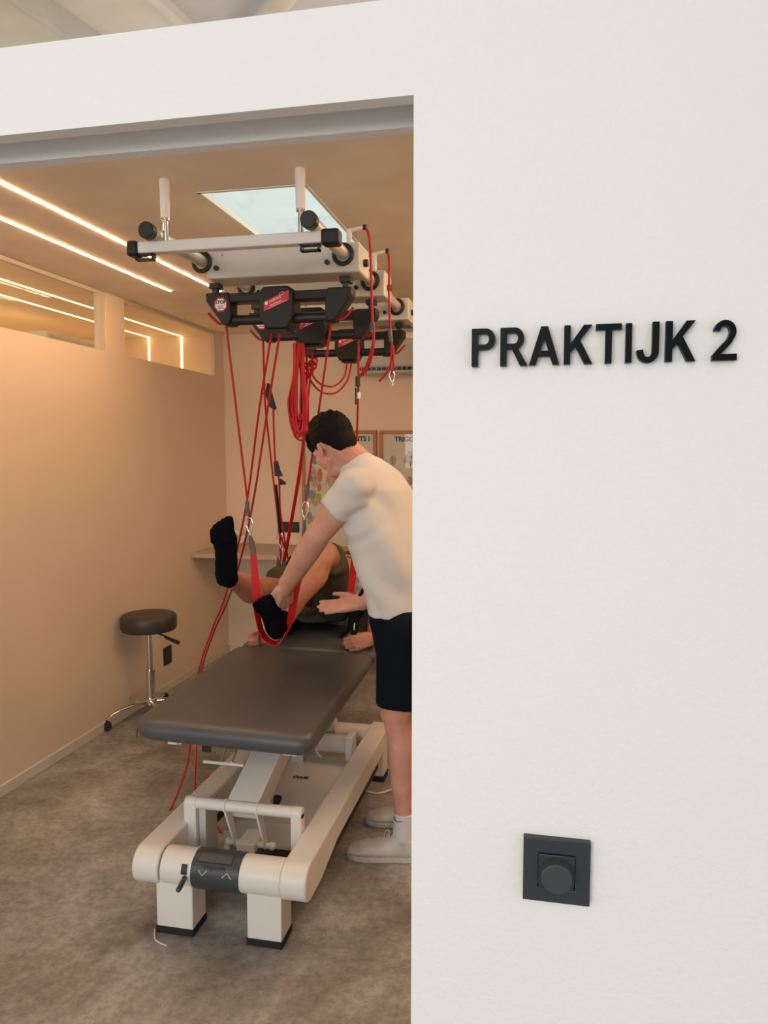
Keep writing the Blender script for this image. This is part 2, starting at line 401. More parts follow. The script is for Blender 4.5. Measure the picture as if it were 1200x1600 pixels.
# ------------------------------------------------------------------ LED lines
def led(x, y0, y1, m, label, grp):
    o = MB().bb(x-.004, x+.004, y0, y1, ZC-.003, ZC+.001).link('led_strip_light', m)
    return tag(o, label, 'ceiling light', grp)
G1 = 'warm LED lines in the treatment room ceiling'
led(-1.80, 2.12, 4.06, LEDM, 'glowing LED line in the ceiling, the one nearer the hanging rail frame', G1)
led(-2.075, 2.12, 4.00, LEDM, 'glowing LED line in the ceiling, the one nearer the left partition', G1)
led(-.15, 2.12, 4.06, LEDM, 'glowing LED line in the ceiling right of the rail frame, behind the white wall', G1)
led(.15, 2.12, 4.00, LEDM, 'glowing LED line in the ceiling nearest the right hand wall', G1)
G2 = 'amber LED lines in the room behind the glass band'
def led_nb(x, label):
    m = MB().bb(x-.006, x+.006, 2.2, YB-.004, ZC-.003, ZC+.001).bb(x-.006, x+.006, YB-.004, YB, 1.2, ZC-.003)
    tag(m.link('led_strip_light', LEDN), label, 'ceiling light', G2)
led_nb(-2.80, 'amber LED line beyond the glass band that bends down the wall, nearer one')
led_nb(-3.08, 'amber LED line beyond the glass band that bends down the wall, farther one')
area('neighbouring_room_light', (-3.6, 3.9, 2.35), (-3.6, 3.9, 0), .6, 40, (1, .60, .25), 2.2)

# ------------------------------------------------------------------ wall letters
YL = YF0-.010
def arc(cx, cy, rx, ry, a0, a1, n=14): return [(cx+rx*math.cos(R(a0+(a1-a0)*i/n)), cy+ry*math.sin(R(a0+(a1-a0)*i/n))) for i in range(n+1)]
s_ = .17
def strip(outer, inner): return [('strip', outer, inner)]
def glyph(ch):
    if ch == 'I': return .17, [[(0, 0), (.17, 0), (.17, 1), (0, 1)]]
    if ch == 'T': return .68, [[(.255, 0), (.425, 0), (.425, .85), (.255, .85)], [(0, .85), (.68, .85), (.68, 1), (0, 1)]]
    if ch == 'A': return .80, [[(0, 0), (.175, 0), (.49, 1), (.31, 1)], [(.625, 0), (.80, 0), (.49, 1), (.31, 1)], [(.17, .22), (.63, .22), (.59, .37), (.21, .37)]]
    if ch == 'K': return .76, [[(0, 0), (.17, 0), (.17, 1), (0, 1)], [(.17, .30), (.17, .52), (.52, 1), (.74, 1)], [(.27, .52), (.40, .66), (.76, 0), (.55, 0)]]
    if ch in 'PR':
        o = [(.17, 1)]+arc(.38, .72, .26, .28, 90, -90)+[(.17, .44)]
        i = [(.17, .86)]+arc(.37, .72, .105, .14, 90, -90)+[(.17, .58)]
        g = [[(0, 0), (.17, 0), (.17, 1), (0, 1)], ('strip', o, i)]
        if ch == 'R': g.append([(.28, .50), (.44, .52), (.74, 0), (.54, 0)])
        return (.74 if ch == 'R' else .64), g
    if ch == 'J':
        o = [(.58, 1)]+arc(.30, .27, .28, .285, 0, -180)+[(.02, .30)]
        i = [(.41, 1)]+arc(.30, .27, .11, .14, 0, -180)+[(.18, .32)]
        return .58, [('strip', o, i)]
    if ch == '2':
        o = arc(.33, .71, .30, .295, 172, -20)+[(.50, .42), (.30, .22), (.22, .15)]
        i = arc(.33, .71, .135, .155, 172, -20)+[(.40, .53), (.20, .34), (.0, .12)]
        return .66, [('strip', o, i), [(0, 0), (.66, 0), (.66, .16), (.04, .16)]]
def add_letter(ch, px0, px1, pyb, pyt, label):
    a = P(px0, pyb, YL); b = P(px1, pyb, YL); top = P(px0, pyt, YL)
    wdt, parts = glyph(ch); sx = (b.x-a.x)/wdt; h = top.z-a.z
    m = MB(); y0 = YF0-.0095; y1 = YF0
    def pt(q, y): return V((a.x+q[0]*sx, y, a.z+q[1]*h))
    for ip, p in enumerate(parts):
        y0 = YF0-.0095-.00015*ip
        if p[0] == 'strip':
            o, i = p[1], p[2]; n = len(o); vs = [pt(q, y0) for q in o]+[pt(q, y0) for q in i]+[pt(q, y1) for q in o]+[pt(q, y1) for q in i]; fs = []
            for k in range(n-1):
                fs += [(k, k+1, n+k+1, n+k), (2*n+k, 3*n+k, 3*n+k+1, 2*n+k+1), (k, 2*n+k, 2*n+k+1, k+1), (n+k, n+k+1, 3*n+k+1, 3*n+k)]
            fs += [(0, n, 3*n, 2*n), (n-1, 3*n-1, 4*n-1, 2*n-1)]
            m.add(vs, fs)
        else:
            n = len(p); m.add([pt(q, y0) for q in p]+[pt(q, y1) for q in p], [tuple(range(n)), tuple(range(n, 2*n))[::-1]]+[(k, n+k, n+(k+1) % n, (k+1) % n) for k in range(n)])
    tag(m.link('wall_letter', LETTER, smooth=30), label, 'letter', 'black letters on the white wall')
zx = lambda x: 700+x/2.4
zy = lambda y: 460+y/2.4
for ch, x0, x1, yb, yt, lb in (
    ('P', 88, 175, 271, 129, 'black raised letter P, first of the word on the white wall'),
    ('R', 195, 298, 269, 125, 'black raised letter R between the P and the A on the white wall'),
    ('A', 303, 417, 265, 121, 'black raised letter A between the R and a K on the white wall'),
    ('K', 434, 541, 262, 116, 'black raised letter K between the A and the T on the white wall'),
    ('T', 553, 649, 259, 111, 'black raised letter T on the white wall'),
    ('I', 665, 688, 256, 108, 'black raised letter I between the T and the J on the white wall'),
    ('J', 704, 790, 255, 104, 'black raised letter J on the white wall'),
    ('K', 815, 928, 252, 100, 'black raised letter K that ends the word, before the number 2'),
    ('2', 990, 1083, 248, 97, 'black raised number 2 on the white wall')):
    add_letter(ch, zx(x0), zx(x1), zy(yb), zy(yt), lb)

# ------------------------------------------------------------------ dimmer switch
sw = thing('dimmer_switch', (.0235, YF0, 1.081), 'square anthracite rotary dimmer switch on the white wall below the letters', 'light switch')
cx, cz = .0235, 1.0815; hs = .0405
m = MB(); yo, yi_ = YF0-.010, YF0
rO = [(-hs, -hs), (hs, -hs), (hs, hs), (-hs, hs)]; rI = [(-.0225, -.0225), (.0225, -.0225), (.0225, .0225), (-.0225, .0225)]
m.add([(cx+a, y, cz+b) for y in (yo, yi_) for r_ in (rO, rI) for a, b in r_], [(i, (i+1) % 4, 4+(i+1) % 4, 4+i) for i in range(4)]+[(8+i, 12+i, 12+(i+1) % 4, 8+(i+1) % 4) for i in range(4)]+[(i, 8+i, 8+(i+1) % 4, (i+1) % 4) for i in range(4)]+[(4+i, 4+(i+1) % 4, 12+(i+1) % 4, 12+i) for i in range(4)])
m.link('cover_plate', SWITCH, sw, bevel=.0008)
MB().bb(cx-.0215, cx+.0215, YF0-.0115, YF0, cz-.0215, cz+.0215).link('centre_plate', SWITCH, sw, bevel=.0012)
MB().loft([((cx, YF0-.011, cz), (.0195, 0, 0), (0, 0, .0195)), ((cx, YF0-.0275, cz), (.0185, 0, 0), (0, 0, .0185)), ((cx, YF0-.0285, cz), (.0175, 0, 0), (0, 0, .0175))], 48).link('knob', SWITCHK, sw, bevel=.0005)

# ------------------------------------------------------------------ ceiling rail frame with three carriages
rk = thing('ceiling_rail_frame', (-1.0, 2.9, ZC), 'cream metal rail frame hung from the ceiling above the treatment couch, with three crosswise carriages', 'suspension frame')
ZT_ = 2.322; XT = (-1.288, -.732); RT = .0225
YR = 2.385
for i, (xx, ps) in enumerate(((-1.25, P(258, 280, 2.385)), (-.778, P(470, 265, 2.392)))):
    m = MB(); m.cyl((xx, YR, 2.375), (xx, YR, ZC), .015, .017); o = m.link('hanger_rod', PAINT, rk)
    MB().cyl((xx, YR, 2.295), (xx, YR, 2.376), .0085).cyl((xx, YR, 2.368), (xx, YR, 2.376), .014).link('threaded_pin', CHROME, rk)
xx = -.70; MB().cyl((xx, 4.45, 2.33), (xx, 4.45, ZC), .015).link('hanger_rod', PAINT, rk)
xx = -1.288; MB().cyl((xx, 4.45, 2.33), (xx, 4.45, ZC), .015).link('hanger_rod', PAINT, rk)
MB().bb(-1.345, -.70, YR-.02, YR+.02, 2.262, 2.299).link('front_beam', PAINT, rk, bevel=.004)
MB().bb(-1.345, -.66, 4.43, 4.47, 2.262, 2.299).link('rear_beam', PAINT, rk, bevel=.004)
for x0, x1 in ((-1.385, -1.345), (-.705, -.645)):
    MB().bb(x0, x1, YR-.026, YR+.026, 2.254, 2.304).link('end_cap', BLACKM, rk, bevel=.010, seg=4)
for xx in (-1.325, -.745):
    m = MB(); z0, z1 = 2.240, 2.262
    m.bb(xx-.032, xx+.032, YR-.012, YR+.012, z1-.005, z1).bb(xx-.032, xx+.032, YR-.012, YR+.012, z0, z0+.005).bb(xx-.032, xx-.026, YR-.012, YR+.012, z0, z1).bb(xx+.026, xx+.032, YR-.012, YR+.012, z0, z1)
    m.link('buckle_loop', BLACK, rk)
for x in XT:
    MB().cyl((x, 2.345, ZT_), (x, 4.50, ZT_), RT, seg=32).link('rail_tube', STEEL, rk)
    MB().cyl((x, 2.318, ZT_), (x, 2.352, ZT_), RT+.005, seg=32).link('tube_cap', BLACK, rk, bevel=.004)
CARS = (2.74, 3.18, 3.77)
for k, yc in enumerate(CARS):
    x0, x1 = -1.272, -.670; z0, z1 = 2.255, 2.362; dd = .15
    m = MB(); m.bb(x0, x1, yc, yc+dd, z0, z1)
    cg = m.link('carriage', PAINTG, rk, bevel=.006)
    for x in XT:
        r_ = MB(); pts = [V((x+(.034)*math.cos(t), yc-.004, ZT_+(.034)*math.sin(t)-.004)) for t in [2*math.pi*i/28 for i in range(28)]]
        r_.sweep(pts, .0085, 8, closed=True); r_.link('bushing_ring', BLACK, cg)
        kb = MB(); s = 1 if x < -1 else -1; kb.cyl((x+s*.06, yc-.012, ZT_-.03), (x+s*.06, yc+.01, ZT_-.03), .009); kb.link('knob', BLACK, cg)
    kb = MB(); kb.cyl((x1, yc+.07, 2.30), (x1+.016, yc+.07, 2.30), .014); kb.link('knob', BLACK, cg)
    b = MB(); b.cyl((-1.205, yc-.003, 2.34), (-1.205, yc+.002, 2.34), .004); b.link('bolt', CHROME, cg)
for q0, q1, pY in ((P(543, 361, 2.78), P(570, 355, 2.78), 2.78), (P(583, 398, 3.22), P(605, 392, 3.22), 3.22)):
    m = MB(); m.cyl(q0, q1, .0085, .007); m.cyl(V((q0.x+.006, pY, 2.355)), V((q0.x+.006, pY, q0.z+.006)), .010)
    m.link('rope_arm', PAINT, rk); MB().cyl(q1-V((.006, 0, 0)), q1+V((.006, 0, 0)), .010).link('arm_tip', BLACK, rk)

# ------------------------------------------------------------------ black suspension units
def octa(cx, cz, r): return [(cx+r*math.cos(R(22.5+45*i)), cz+r*math.sin(R(22.5+45*i))) for i in range(8)]
UC = -.998
def unit_at(xc, yc, zc, label):
    u = thing('suspension_unit', (xc, yc, zc), label, 'suspension unit', 'black rope units under the carriages')
    D = .07
    def pr(poly, d=D, dy=0):
        M = basis((xc, yc+d/2+dy, zc), (1, 0, 0), (0, 0, 1)); return MB().prism(poly, M, d)
    m = pr([(-.275, .0), (.275, .0), (.275, -.034), (-.275, -.034)], d=D-.008)
    # end plates
    for s in (1, -1):
        q = [(.290, .004), (.198, .004), (.188, -.038), (.188, -.092), (.198, -.118), (.222, -.118), (.290, -.026)]
        M = basis((xc, yc+D/2, zc), (1, 0, 0), (0, 0, 1)); m.prism([(s*a, b) for a, b in q][::s], M, D)
    m.link('housing', BLACKM, u, bevel=.004)
    MB().cyl((xc-.195, yc, zc-.098), (xc+.195, yc, zc-.098), .0195, seg=20).link('grip_bar', BLACK, u)
    cb = pr([(-.048, .016), (.048, .016), (.066, .0), (.069, -.09), (.044, -.142), (-.044, -.142), (-.069, -.09), (-.066, .0)], .10).link('centre_block', BLACKM, u, bevel=.007, seg=3)
    MB().bb(xc-.036, xc+.036, yc-.035, yc+.035, zc-.150, zc-.141).link('rope_guide', BLACK, u, bevel=.003)
    for s in (-1, 1):
        MB().cyl((xc+s*.198, yc, zc-.122), (xc+s*.198, yc, zc-.112), .022, .027).link('rope_outlet', BLACK, u, bevel=.002)
        k = MB(); k.bb(xc+s*.262-.021, xc+s*.262+.021, yc-.022, yc+.022, zc+.024, zc+.044); k.bb(xc+s*.262-.011, xc+s*.262+.011, yc-.012, yc+.012, zc, zc+.026); k.bb(xc+s*.262-.019, xc+s*.262+.019, yc-.017, yc+.017, zc-.002, zc+.006)
        k.link('clamp', BLACK, u, bevel=.002)
        h = MB(); h.sweep(curve_pts([(xc+s*.218, yc, zc-.100), (xc+s*.246, yc-.005, zc-.108), (xc+s*.2626, yc-.006, zc-.098), (xc+s*.292, yc-.008, zc-.068)], 5), .0055, 8)
        h.link('rope_hook', REDP, u)
    # stickers
    yf = yc-D/2-.0006
    m = MB(); m.prism(octa(-.228, -.042, .029), basis((xc, yf+.0004, zc), (1, 0, 0), (0, 0, 1)), .0008); st = m.link('stop_sticker', STICKR, u, smooth=0)
    m = MB(); m.prism(octa(-.228, -.042, .0235), basis((xc, yf-.0002, zc), (1, 0, 0), (0, 0, 1)), .0008); m.link('sticker_face', STICKW, st, smooth=0)
    for t, s, dz in (('STOP', .018, .008), ('use only', .008, -.005), ('with care', .008, -.013)):
        if t == 'STOP': text_part(t, s, Matrix.Translation((xc-.228, yf-.0014, zc-.042+dz)) @ Matrix.Rotation(math.pi/2, 4, 'X'), INK, st, bold=.0006)
    m = MB()
    for dz in (-.006, -.0135): m.bb(xc-.228-.012, xc-.228+.012, yf-.0016, yf-.0008, zc-.042+dz-.0014, zc-.042+dz+.0014)
    m.link('print_lines', INK, st)
    yf = yc-.05-.0006
    m = MB(); m.prism([(-.047, -.077), (.052, -.038), (.052, -.002), (-.047, -.042)], basis((xc, yf+.0006, zc), (1, 0, 0), (0, 0, 1)), .001)
    lb = m.link('red_label', STICKR, u, smooth=0)
    sl = Matrix.Rotation(-math.atan2(.039, .099), 4, 'Y')
    text_part('redcord', .015, Matrix.Translation((xc-.002, yf-.0010, zc-.033)) @ sl @ Matrix.Rotation(math.pi/2, 4, 'X'), STICKW, lb)
    m = MB(); m.cyl((xc-.036, yf-.0012, zc-.047), (xc-.036, yf, zc-.047), .0065); m.link('logo_disc', STICKW, lb)
    MM = Matrix.Translation((xc+.004, yf-.0009, zc-.045)) @ sl
    m = MB(); m.box(MM @ V((-.004, 0, -.002)), (.05, .0004, .0022), sl.to_3x3()); m.box(MM @ V((-.0, 0, -.0085)), (.082, .0004, .0012), sl.to_3x3())
    pts = [MM @ V((.030+.010*math.cos(t), 0, .022+.005*math.sin(t))) for t in [2*math.pi*i/20 for i in range(20)]]
    m.sweep(pts, .0006, 5, closed=True); m.link('print_lines', STICKW, lb)
    return u
unit_at(UC, 2.80, 2.204, 'black rope unit with red label and stop sticker, nearest the camera under the rail frame')
unit_at(UC-.005, 3.245, 2.206, 'black rope unit under the rail frame, the middle one with the red rope coil')
unit_at(UC+.005, 3.84, 2.206, 'black rope unit under the rail frame, farthest one by the air conditioner')

# ------------------------------------------------------------------ ropes, carabiners, slings
def rope(pts, label, r=.0048, n=6, name='suspension_rope', grp='red ropes hanging from the units', cat='rope'):
    o = MB().sweep(curve_pts(pts, n), r, 8).link(name, RED, smooth=80)
    return tag(o, label, cat, grp)
def sleeve(parent, a, b, r=.0085, m=None, name='rope_sleeve'): return MB().cyl(a, b, r, seg=16).link(name, m or GREYS, parent, bevel=.001)
def carabiner(top, bot, label, w=.014, m=CHROME):
    top = V(top); bot = V(bot); d = (bot-top); L = d.length; d.normalize(); sd = V((1, 0, 0)); sd = (sd-d*sd.dot(d)).normalized()
    c = (top+bot)/2; pts = [c+d*(math.cos(t)*L/2)+sd*(math.sin(t)*w*(1.15 if math.cos(t) < 0 else .85)) for t in [2*math.pi*i/32 for i in range(32)]]
    o = MB().sweep(pts, .0032, 8, closed=True).link('carabiner', m, smooth=80)
    tag(o, label, 'carabiner', 'snap hooks on the red ropes')
    g = MB().cyl(bot-d*.006, bot+d*.014, .0045); g.link('swivel_pin', m, o)
    return o
Y1 = 2.80
la = P(353, 505, Y1); lb_ = P(387, 786, 3.0)
rp = rope([la, la.lerp(lb_, .5), lb_, P(389, 812, 3.0)], 'red rope from the left end of the nearest unit down to the foot sling')
sleeve(rp, P(386, 784, 3.0), P(388, 806, 3.0))
carabiner(P(389, 809, 3.0), P(391, 832, 3.0), 'silver snap hook above the left side of the foot sling')
ra = P(518, 503, Y1); rb = P(481, 760, 3.05)
rp = rope([ra, ra.lerp(rb, .5), rb, P(478, 786, 3.05)], 'red rope from the right end of the nearest unit, passing the standing man\'s face')
sleeve(rp, P(481, 757, 3.05), P(479, 779, 3.05))
carabiner(P(478, 784, 3.05), P(476, 808, 3.05), 'silver snap hook beside the standing man\'s upper arm')
# two ropes from the centre of unit 1 that drop left and run to the floor behind the couch
rope([P(425, 517, Y1), P(405, 640, 2.95), P(388, 770, 3.15), P(370, 862, 3.3), P(352, 932, 3.45), P(331, 985, 3.55), P(312, 1043, 3.6), P(303, 1110, 3.5), P(297, 1165, 3.2), P(290, 1205, 3.1), P(268, 1262, 3.0), P(247, 1299, 2.87)],
     'red rope passing behind the raised leg, then curving left onto the floor by the couch')
rope([P(438, 517, Y1), P(418, 640, 2.95), P(398, 770, 3.15), P(379, 862, 3.35), P(356, 938, 3.5), P(335, 985, 3.6), P(316, 1043, 3.65), P(309, 1110, 3.5), P(307, 1165, 3.2), P(305, 1240, 2.98), P(316, 1262, 3.0), P(345, 1300, 2.85)],
     'red rope that crosses behind the raised leg and drops straight past the couch rail')
fl = [V((-1.36, 3.42, .012)), V((-1.43, 3.36, .012)), V((-1.40, 3.25, .012)), V((-1.33, 3.22, .012))]
rope([P(345, 1212, 3.2), P(327, 1213, 3.2), P(321, 1220, 3.2), P(322, 1230, 3.18), P(335, 1236, 3.1)], 'short loop of red rope lying beside the left rail of the couch', r=.005)
rope([V((-1.24, 2.62, .008)), V((-1.12, 2.64, .008)), V((-1.0, 2.60, .008)), V((-.93, 2.68, .008))], 'red rope lying on the floor under the white cover of the couch')
# unit 2
Y2 = 3.25
rp = rope([P(411, 530, Y2), P(413, 600, 3.35), P(415, 640, 3.4), P(426, 740, 3.55), P(437, 838, 3.65), P(439, 885, 3.7)], 'red rope from the left end of the middle unit, threaded through two black cleats')
def cleat(pts, parent, name='rope_cleat', y=3.38):
    M = MB(); a = [P(x, yy, y) for x, yy in pts]; n = len(a)
    M.add(a+[q+V((0, .014, 0)) for q in a], [tuple(range(n)), tuple(range(n, 2*n))[::-1]]+[(k, n+k, n+(k+1) % n, (k+1) % n) for k in range(n)])
    return M.link(name, BLACKM, parent, bevel=.002)
cleat([(417, 598), (421, 600), (424, 614), (431, 638), (428, 641), (421, 636), (414, 616)], rp)
MB().sweep(curve_pts([P(415, 600, 3.38), P(409, 611, 3.38), P(410, 615, 3.38), P(415, 612, 3.38)], 6), .003, 8).link('cleat_handle', BLACKM, rp)
rp2 = rope([P(427, 641, 3.4), P(430, 720, 3.5), P(436, 750, 3.52), P(438, 800, 3.6), P(446, 850, 3.66), P(452, 885, 3.7)], 'thinner red rope between the upper and the lower black cleat')
cleat([(427, 721), (433, 720), (437, 735), (441, 744), (429, 744)], rp2, y=3.5)
cleat([(437, 748), (445, 753), (446, 757), (437, 758)], rp2, y=3.52)
MB().cyl(P(431, 758, 3.55), P(438, 832, 3.64), .0075).link('black_rod', BLACK, rp2)
carabiner(P(436, 832, 3.66), P(439, 853, 3.66), 'silver snap hook above the black hip strap on the left')
carabiner(P(438, 855, 3.68), P(440, 878, 3.68), 'small silver snap hook just above the buckle of the hip strap', w=.012)
# ropes from the coil down to the hip
rope([P(479, 545, Y2), P(478, 640, 3.35), P(468, 730, 3.45), P(450, 838, 3.6), P(443, 878, 3.7)], 'red rope running straight down behind the rope coil, left one of the pair')
rope([P(489, 545, Y2), P(479, 650, 3.35), P(470, 735, 3.46), P(452, 840, 3.62), P(444, 880, 3.72)], 'red rope running straight down behind the rope coil, right one of the pair')
rope([P(437, 835, 3.62), P(446, 858, 3.68), P(455, 893, 3.75)], 'short red rope end running behind the standing man\'s forearm')
# coil
cm = MB(); random.seed(3)
for i in range(26):
    dx = random.uniform(-8, 8); y = Y2-.05+random.uniform(-.03, .03); b = 655+random.uniform(-8, 24); wd = random.uniform(0, 12)
    c0 = 467+dx*.3
    pts = [P(c0-2+dx*.5, 536, y), P(c0-4-wd*.2, 585, y), P(c0-3-wd, 628, y), P(c0-2-wd*.7, b-6, y), P(c0+dx*.2, b+4, y), P(c0+3+wd*.7, b-8, y+.01), P(c0+3+wd*.8, 625, y+.01), P(c0+5+wd*.1, 585, y+.01), P(c0+2+dx*.5, 536, y+.01)]
    cm.sweep(curve_pts(pts, 6), .0045, 7)
pts = [P(458, 662, 3.2), P(460, 680, 3.2), P(470, 688, 3.2), P(478, 682, 3.2), P(482, 655, 3.2), P(478, 610, 3.2)]
cm.sweep(curve_pts(pts, 6), .0045, 7)
o = cm.link('rope_coil', RED, smooth=80); tag(o, 'bundled coil of red rope hanging under the middle unit above the standing man\'s head', 'rope coil')
# knots at unit 2
cm = MB()
for (x, y) in ((479, 572), (487, 568), (491, 572), (485, 582), (478, 580), (492, 565)):
    c = P(x, y, 3.22); cm.sweep([c+V((.010*math.cos(t), .008*math.sin(2*t), .013*math.sin(t))) for t in [2*math.pi*i/16 for i in range(16)]], .0048, 7, closed=True)
o = cm.link('rope_knot', RED, smooth=80); tag(o, 'clump of red rope knots beside the coil under the middle unit', 'rope knot')
# arcs from unit 3
Y3 = 3.84
rope([P(543, 560, Y3), P(538, 588, 3.8), P(523, 603, 3.7), P(505, 602, 3.5), P(492, 592, 3.35), P(488, 583, 3.25)], 'red rope sagging in an upper arc between the farthest and the middle unit')
rope([P(550, 560, Y3), P(544, 592, 3.8), P(528, 612, 3.7), P(510, 615, 3.5), P(494, 606, 3.35), P(478, 583, 3.25)], 'red rope sagging in a lower arc between the farthest and the middle unit')
rp = rope([P(560, 527, 3.30), P(560, 592, 3.35), P(559, 635, 3.45), P(557, 700, 3.55), P(553, 800, 3.7), P(550, 880, 3.72)], 'red rope dropping behind the standing man\'s neck with a black grip')
sleeve(rp, P(559, 588, 3.35), P(559, 604, 3.35), .011, BLACK, 'rope_grip'); sleeve(rp, P(560, 613, 3.4), P(560, 623, 3.4), .010, STICKW, 'white_sleeve'); MB().cyl(P(556, 606, 3.39), P(556, 632, 3.39), .004).link('clip_bar', BLACK, rp)
# ropes over the side arms
ta = P(570, 355, 2.78)
rp = rope([ta, P(577, 372, 2.78), P(580, 430, 2.76), P(582, 505, 2.74), P(584, 530, 2.74), P(580, 560, 2.76), P(571, 581, 2.8), P(563, 587, 2.85), P(560, 580, 2.9)], 'red rope hanging over the side arm of the first carriage')
sleeve(rp, P(582, 503, 2.72), P(583, 519, 2.73))
rope([P(584, 518, 2.74), P(582, 540, 2.76), P(575, 565, 2.80), P(566, 583, 2.84), P(561, 588, 2.9)], 'second strand of red rope hooked under the first side arm')
tb = P(605, 392, 3.22)
rp = rope([tb, P(608, 408, 3.2), P(608, 470, 3.1), P(610, 516, 3.02), P(612, 540, 3.0), P(610, 570, 3.0), P(602, 585, 3.0), P(592, 596, 3.0)], 'red rope hanging over the second side arm, its end curled left')
sleeve(rp, P(609, 515, 3.0), P(611, 534, 3.0)); MB().sweep(curve_pts([P(614, 540, 3.0), P(615, 570, 3.0), P(611, 585, 3.0)], 5), .0045, 8).link('rope_end', RED, rp)
carabiner(P(612, 580, 3.0), P(613, 597, 3.0), 'silver snap hook at the end of the rope near the wall edge', w=.010)

# foot sling: one U-shaped strap under the foot
sg = thing('foot_sling', P(430, 1005, 3.08), 'red webbing foot sling looped under the lying man\'s black sock', 'sling', 'red slings')
pl = [P(394, 845, 3.0), P(397, 880, 3.0), P(401, 935, 3.0), P(404, 970, 3.02), P(411, 992, 3.04), P(424, 1004, 3.05), P(436, 1004, 3.06), P(447, 990, 3.07), P(455, 962, 3.08), P(461, 930, 3.09), P(470, 890, 3.09), P(475, 855, 3.07)]
ws = [V((1, .15, 0))]*2+[V((.8, .55, 0)), V((.2, 1, 0)), V((.1, 1, .08)), V((0, 1, .12)), V((0, 1, .15)), V((.1, 1, .2)), V((.6, .8, 0)), V((1, .3, 0)), V((1, .1, 0)), V((1, .1, 0))]
wds = [.022, .030, .034, .036, .04, .042, .042, .040, .036, .030, .026, .02]
pp = curve_pts(pl, 6); nseg = len(pp)
wv = [ws[min(int(i/6), 11)].lerp(ws[min(int(i/6)+1, 11)], (i % 6)/6) for i in range(nseg)]; wf_ = [wds[min(int(i/6), 11)]*(1-(i % 6)/6)+wds[min(int(i/6)+1, 11)]*(i % 6)/6 for i in range(nseg)]
MB().ribbon(pp, wv, wf_, .004).link('strap', REDS, sg, smooth=50)
def buckle(a, b, w, parent, name='buckle'):
    m = MB(); a = V(a); b = V(b); d = b-a; x, y, z = frame_from(d)
    side = V((1, .1, 0)); side = (side-z*side.dot(z)).normalized(); n = z.cross(side)
    secs = []
    for t, ww in ((0, .35), (.25, .8), (.6, 1), (1, .9)): secs.append((a+d*t, side*w*ww, n*.006))
    m.loft(secs, 16); return m.link(name, GREYS, parent)
buckle(P(391, 836, 3.0), P(396, 866, 3.0), .013, sg); buckle(P(476, 812, 3.05), P(474, 860, 3.06), .010, sg)
# hip sling
hs_ = thing('hip_sling', P(500, 990, 3.85), 'wide black hip sling with red side straps under the lying man\'s shorts', 'sling', 'hip sling')
hp = [P(439, 892, 3.72), P(440, 915, 3.76), P(446, 950, 3.78), P(460, 980, 3.80), P(490, 992, 3.80), P(527, 992, 3.80), P(552, 976, 3.80), P(557, 935, 3.76)]
MB().ribbon(curve_pts(hp, 6), V((0, 1, 0)), .28, .006).link('hip_pad', STRAPK, hs_, smooth=60)  # sling pad, drawn lower and longer to include the shade on the cushion
buckle(P(439, 874, 3.68), P(442, 897, 3.70), .028, hs_)
MB().ribbon([P(436, 866, 3.70), P(432, 892, 3.72)], V((1, 0, 0)), .012, .003).link('edge_strap', REDS, hs_)
MB().ribbon(curve_pts([P(555, 868, 3.56), P(551, 900, 3.56), P(547, 938, 3.56)], 4), V((1, .3, 0)), .034, .004).link('red_strap', REDS, hs_)
MB().ribbon(curve_pts([P(552, 940, 3.50), P(556, 970, 3.50), P(553, 992, 3.46)], 4), V((1, .3, 0)), .030, .004).link('black_strap', STRAPK, hs_)
MB().cyl(P(554, 974, 3.48), P(553, 985, 3.46), .0035).link('buckle_pin', CHROME, hs_)

# ------------------------------------------------------------------ treatment couch
CX = -1.01; ct = thing('treatment_couch', (CX, 3.0, 0), 'electric treatment couch with dark grey upholstery on a cream steel lifting frame', 'treatment couch')
def rrect(x0, x1, y0, y1, r, n=8):
    o = []
    for cx_, cy_, a in ((x1-r, y1-r, 0), (x0+r, y1-r, 90), (x0+r, y0+r, 180), (x1-r, y0+r, 270)):
        o += [(cx_+r*math.cos(R(a+90*i/n)), cy_+r*math.sin(R(a+90*i/n))) for i in range(n+1)]
    return o
def cushion(corners, z, th, name, tilt=0, rad=.05):
    # corners: fl, fr, br, bl as (x,y); rounded in plan, pillowed edges
    c = [V((x, y, 0)) for x, y in corners]; out = []; n = len(c)
    for i in range(n):
        p = c[i]; a = c[i-1]-p; b = c[(i+1) % n]-p; a.normalize(); b.normalize(); r = rad[i] if isinstance(rad, (list, tuple)) else rad
        for k in range(9):
            t = k/8; q0 = p+a*r; q2 = p+b*r; out.append((q0*(1-t)**2+p*2*t*(1-t)+q2*t*t))
    cen = sum(c, V())/n; lev = []
    for dz, ins in ((0, .045), (-.002, .030), (-.007, .016), (-.016, .006), (-.030, 0), (-th*.6, .001), (-th*.8, .008), (-th*.95, .020), (-th, .034)):
        ring = []
        for q in out:
            d = cen-q; L = d.length; ring.append(q+d/L*ins+V((0, 0, z+dz+(q.y-corners[0][1])*tilt)))
        lev.append(ring)
    m = MB(); k = len(out); vs = [p for r in lev for p in r]; fs = [tuple(range(k)), tuple((len(lev)-1)*k+i for i in range(k))[::-1]]
    for j in range(len(lev)-1):
        for i in range(k): q = (i+1) % k; fs.append((j*k+i, (j+1)*k+i, (j+1)*k+q, j*k+q))
    m.add(vs, fs); return m.link(name, LEATH, ct, smooth=50)
ZK = .655
cushion([(-1.412, 2.35), (-.738, 2.32), (-.770, 3.40), (-1.46, 3.42)], ZK, .074, 'leg_cushion', rad=[.09, .07, .04, .06])
cushion([(-1.46, 3.44), (-.770, 3.42), (-.79, 3.96), (-1.47, 3.98)], ZK-.005, .075, 'seat_cushion', rad=.04)
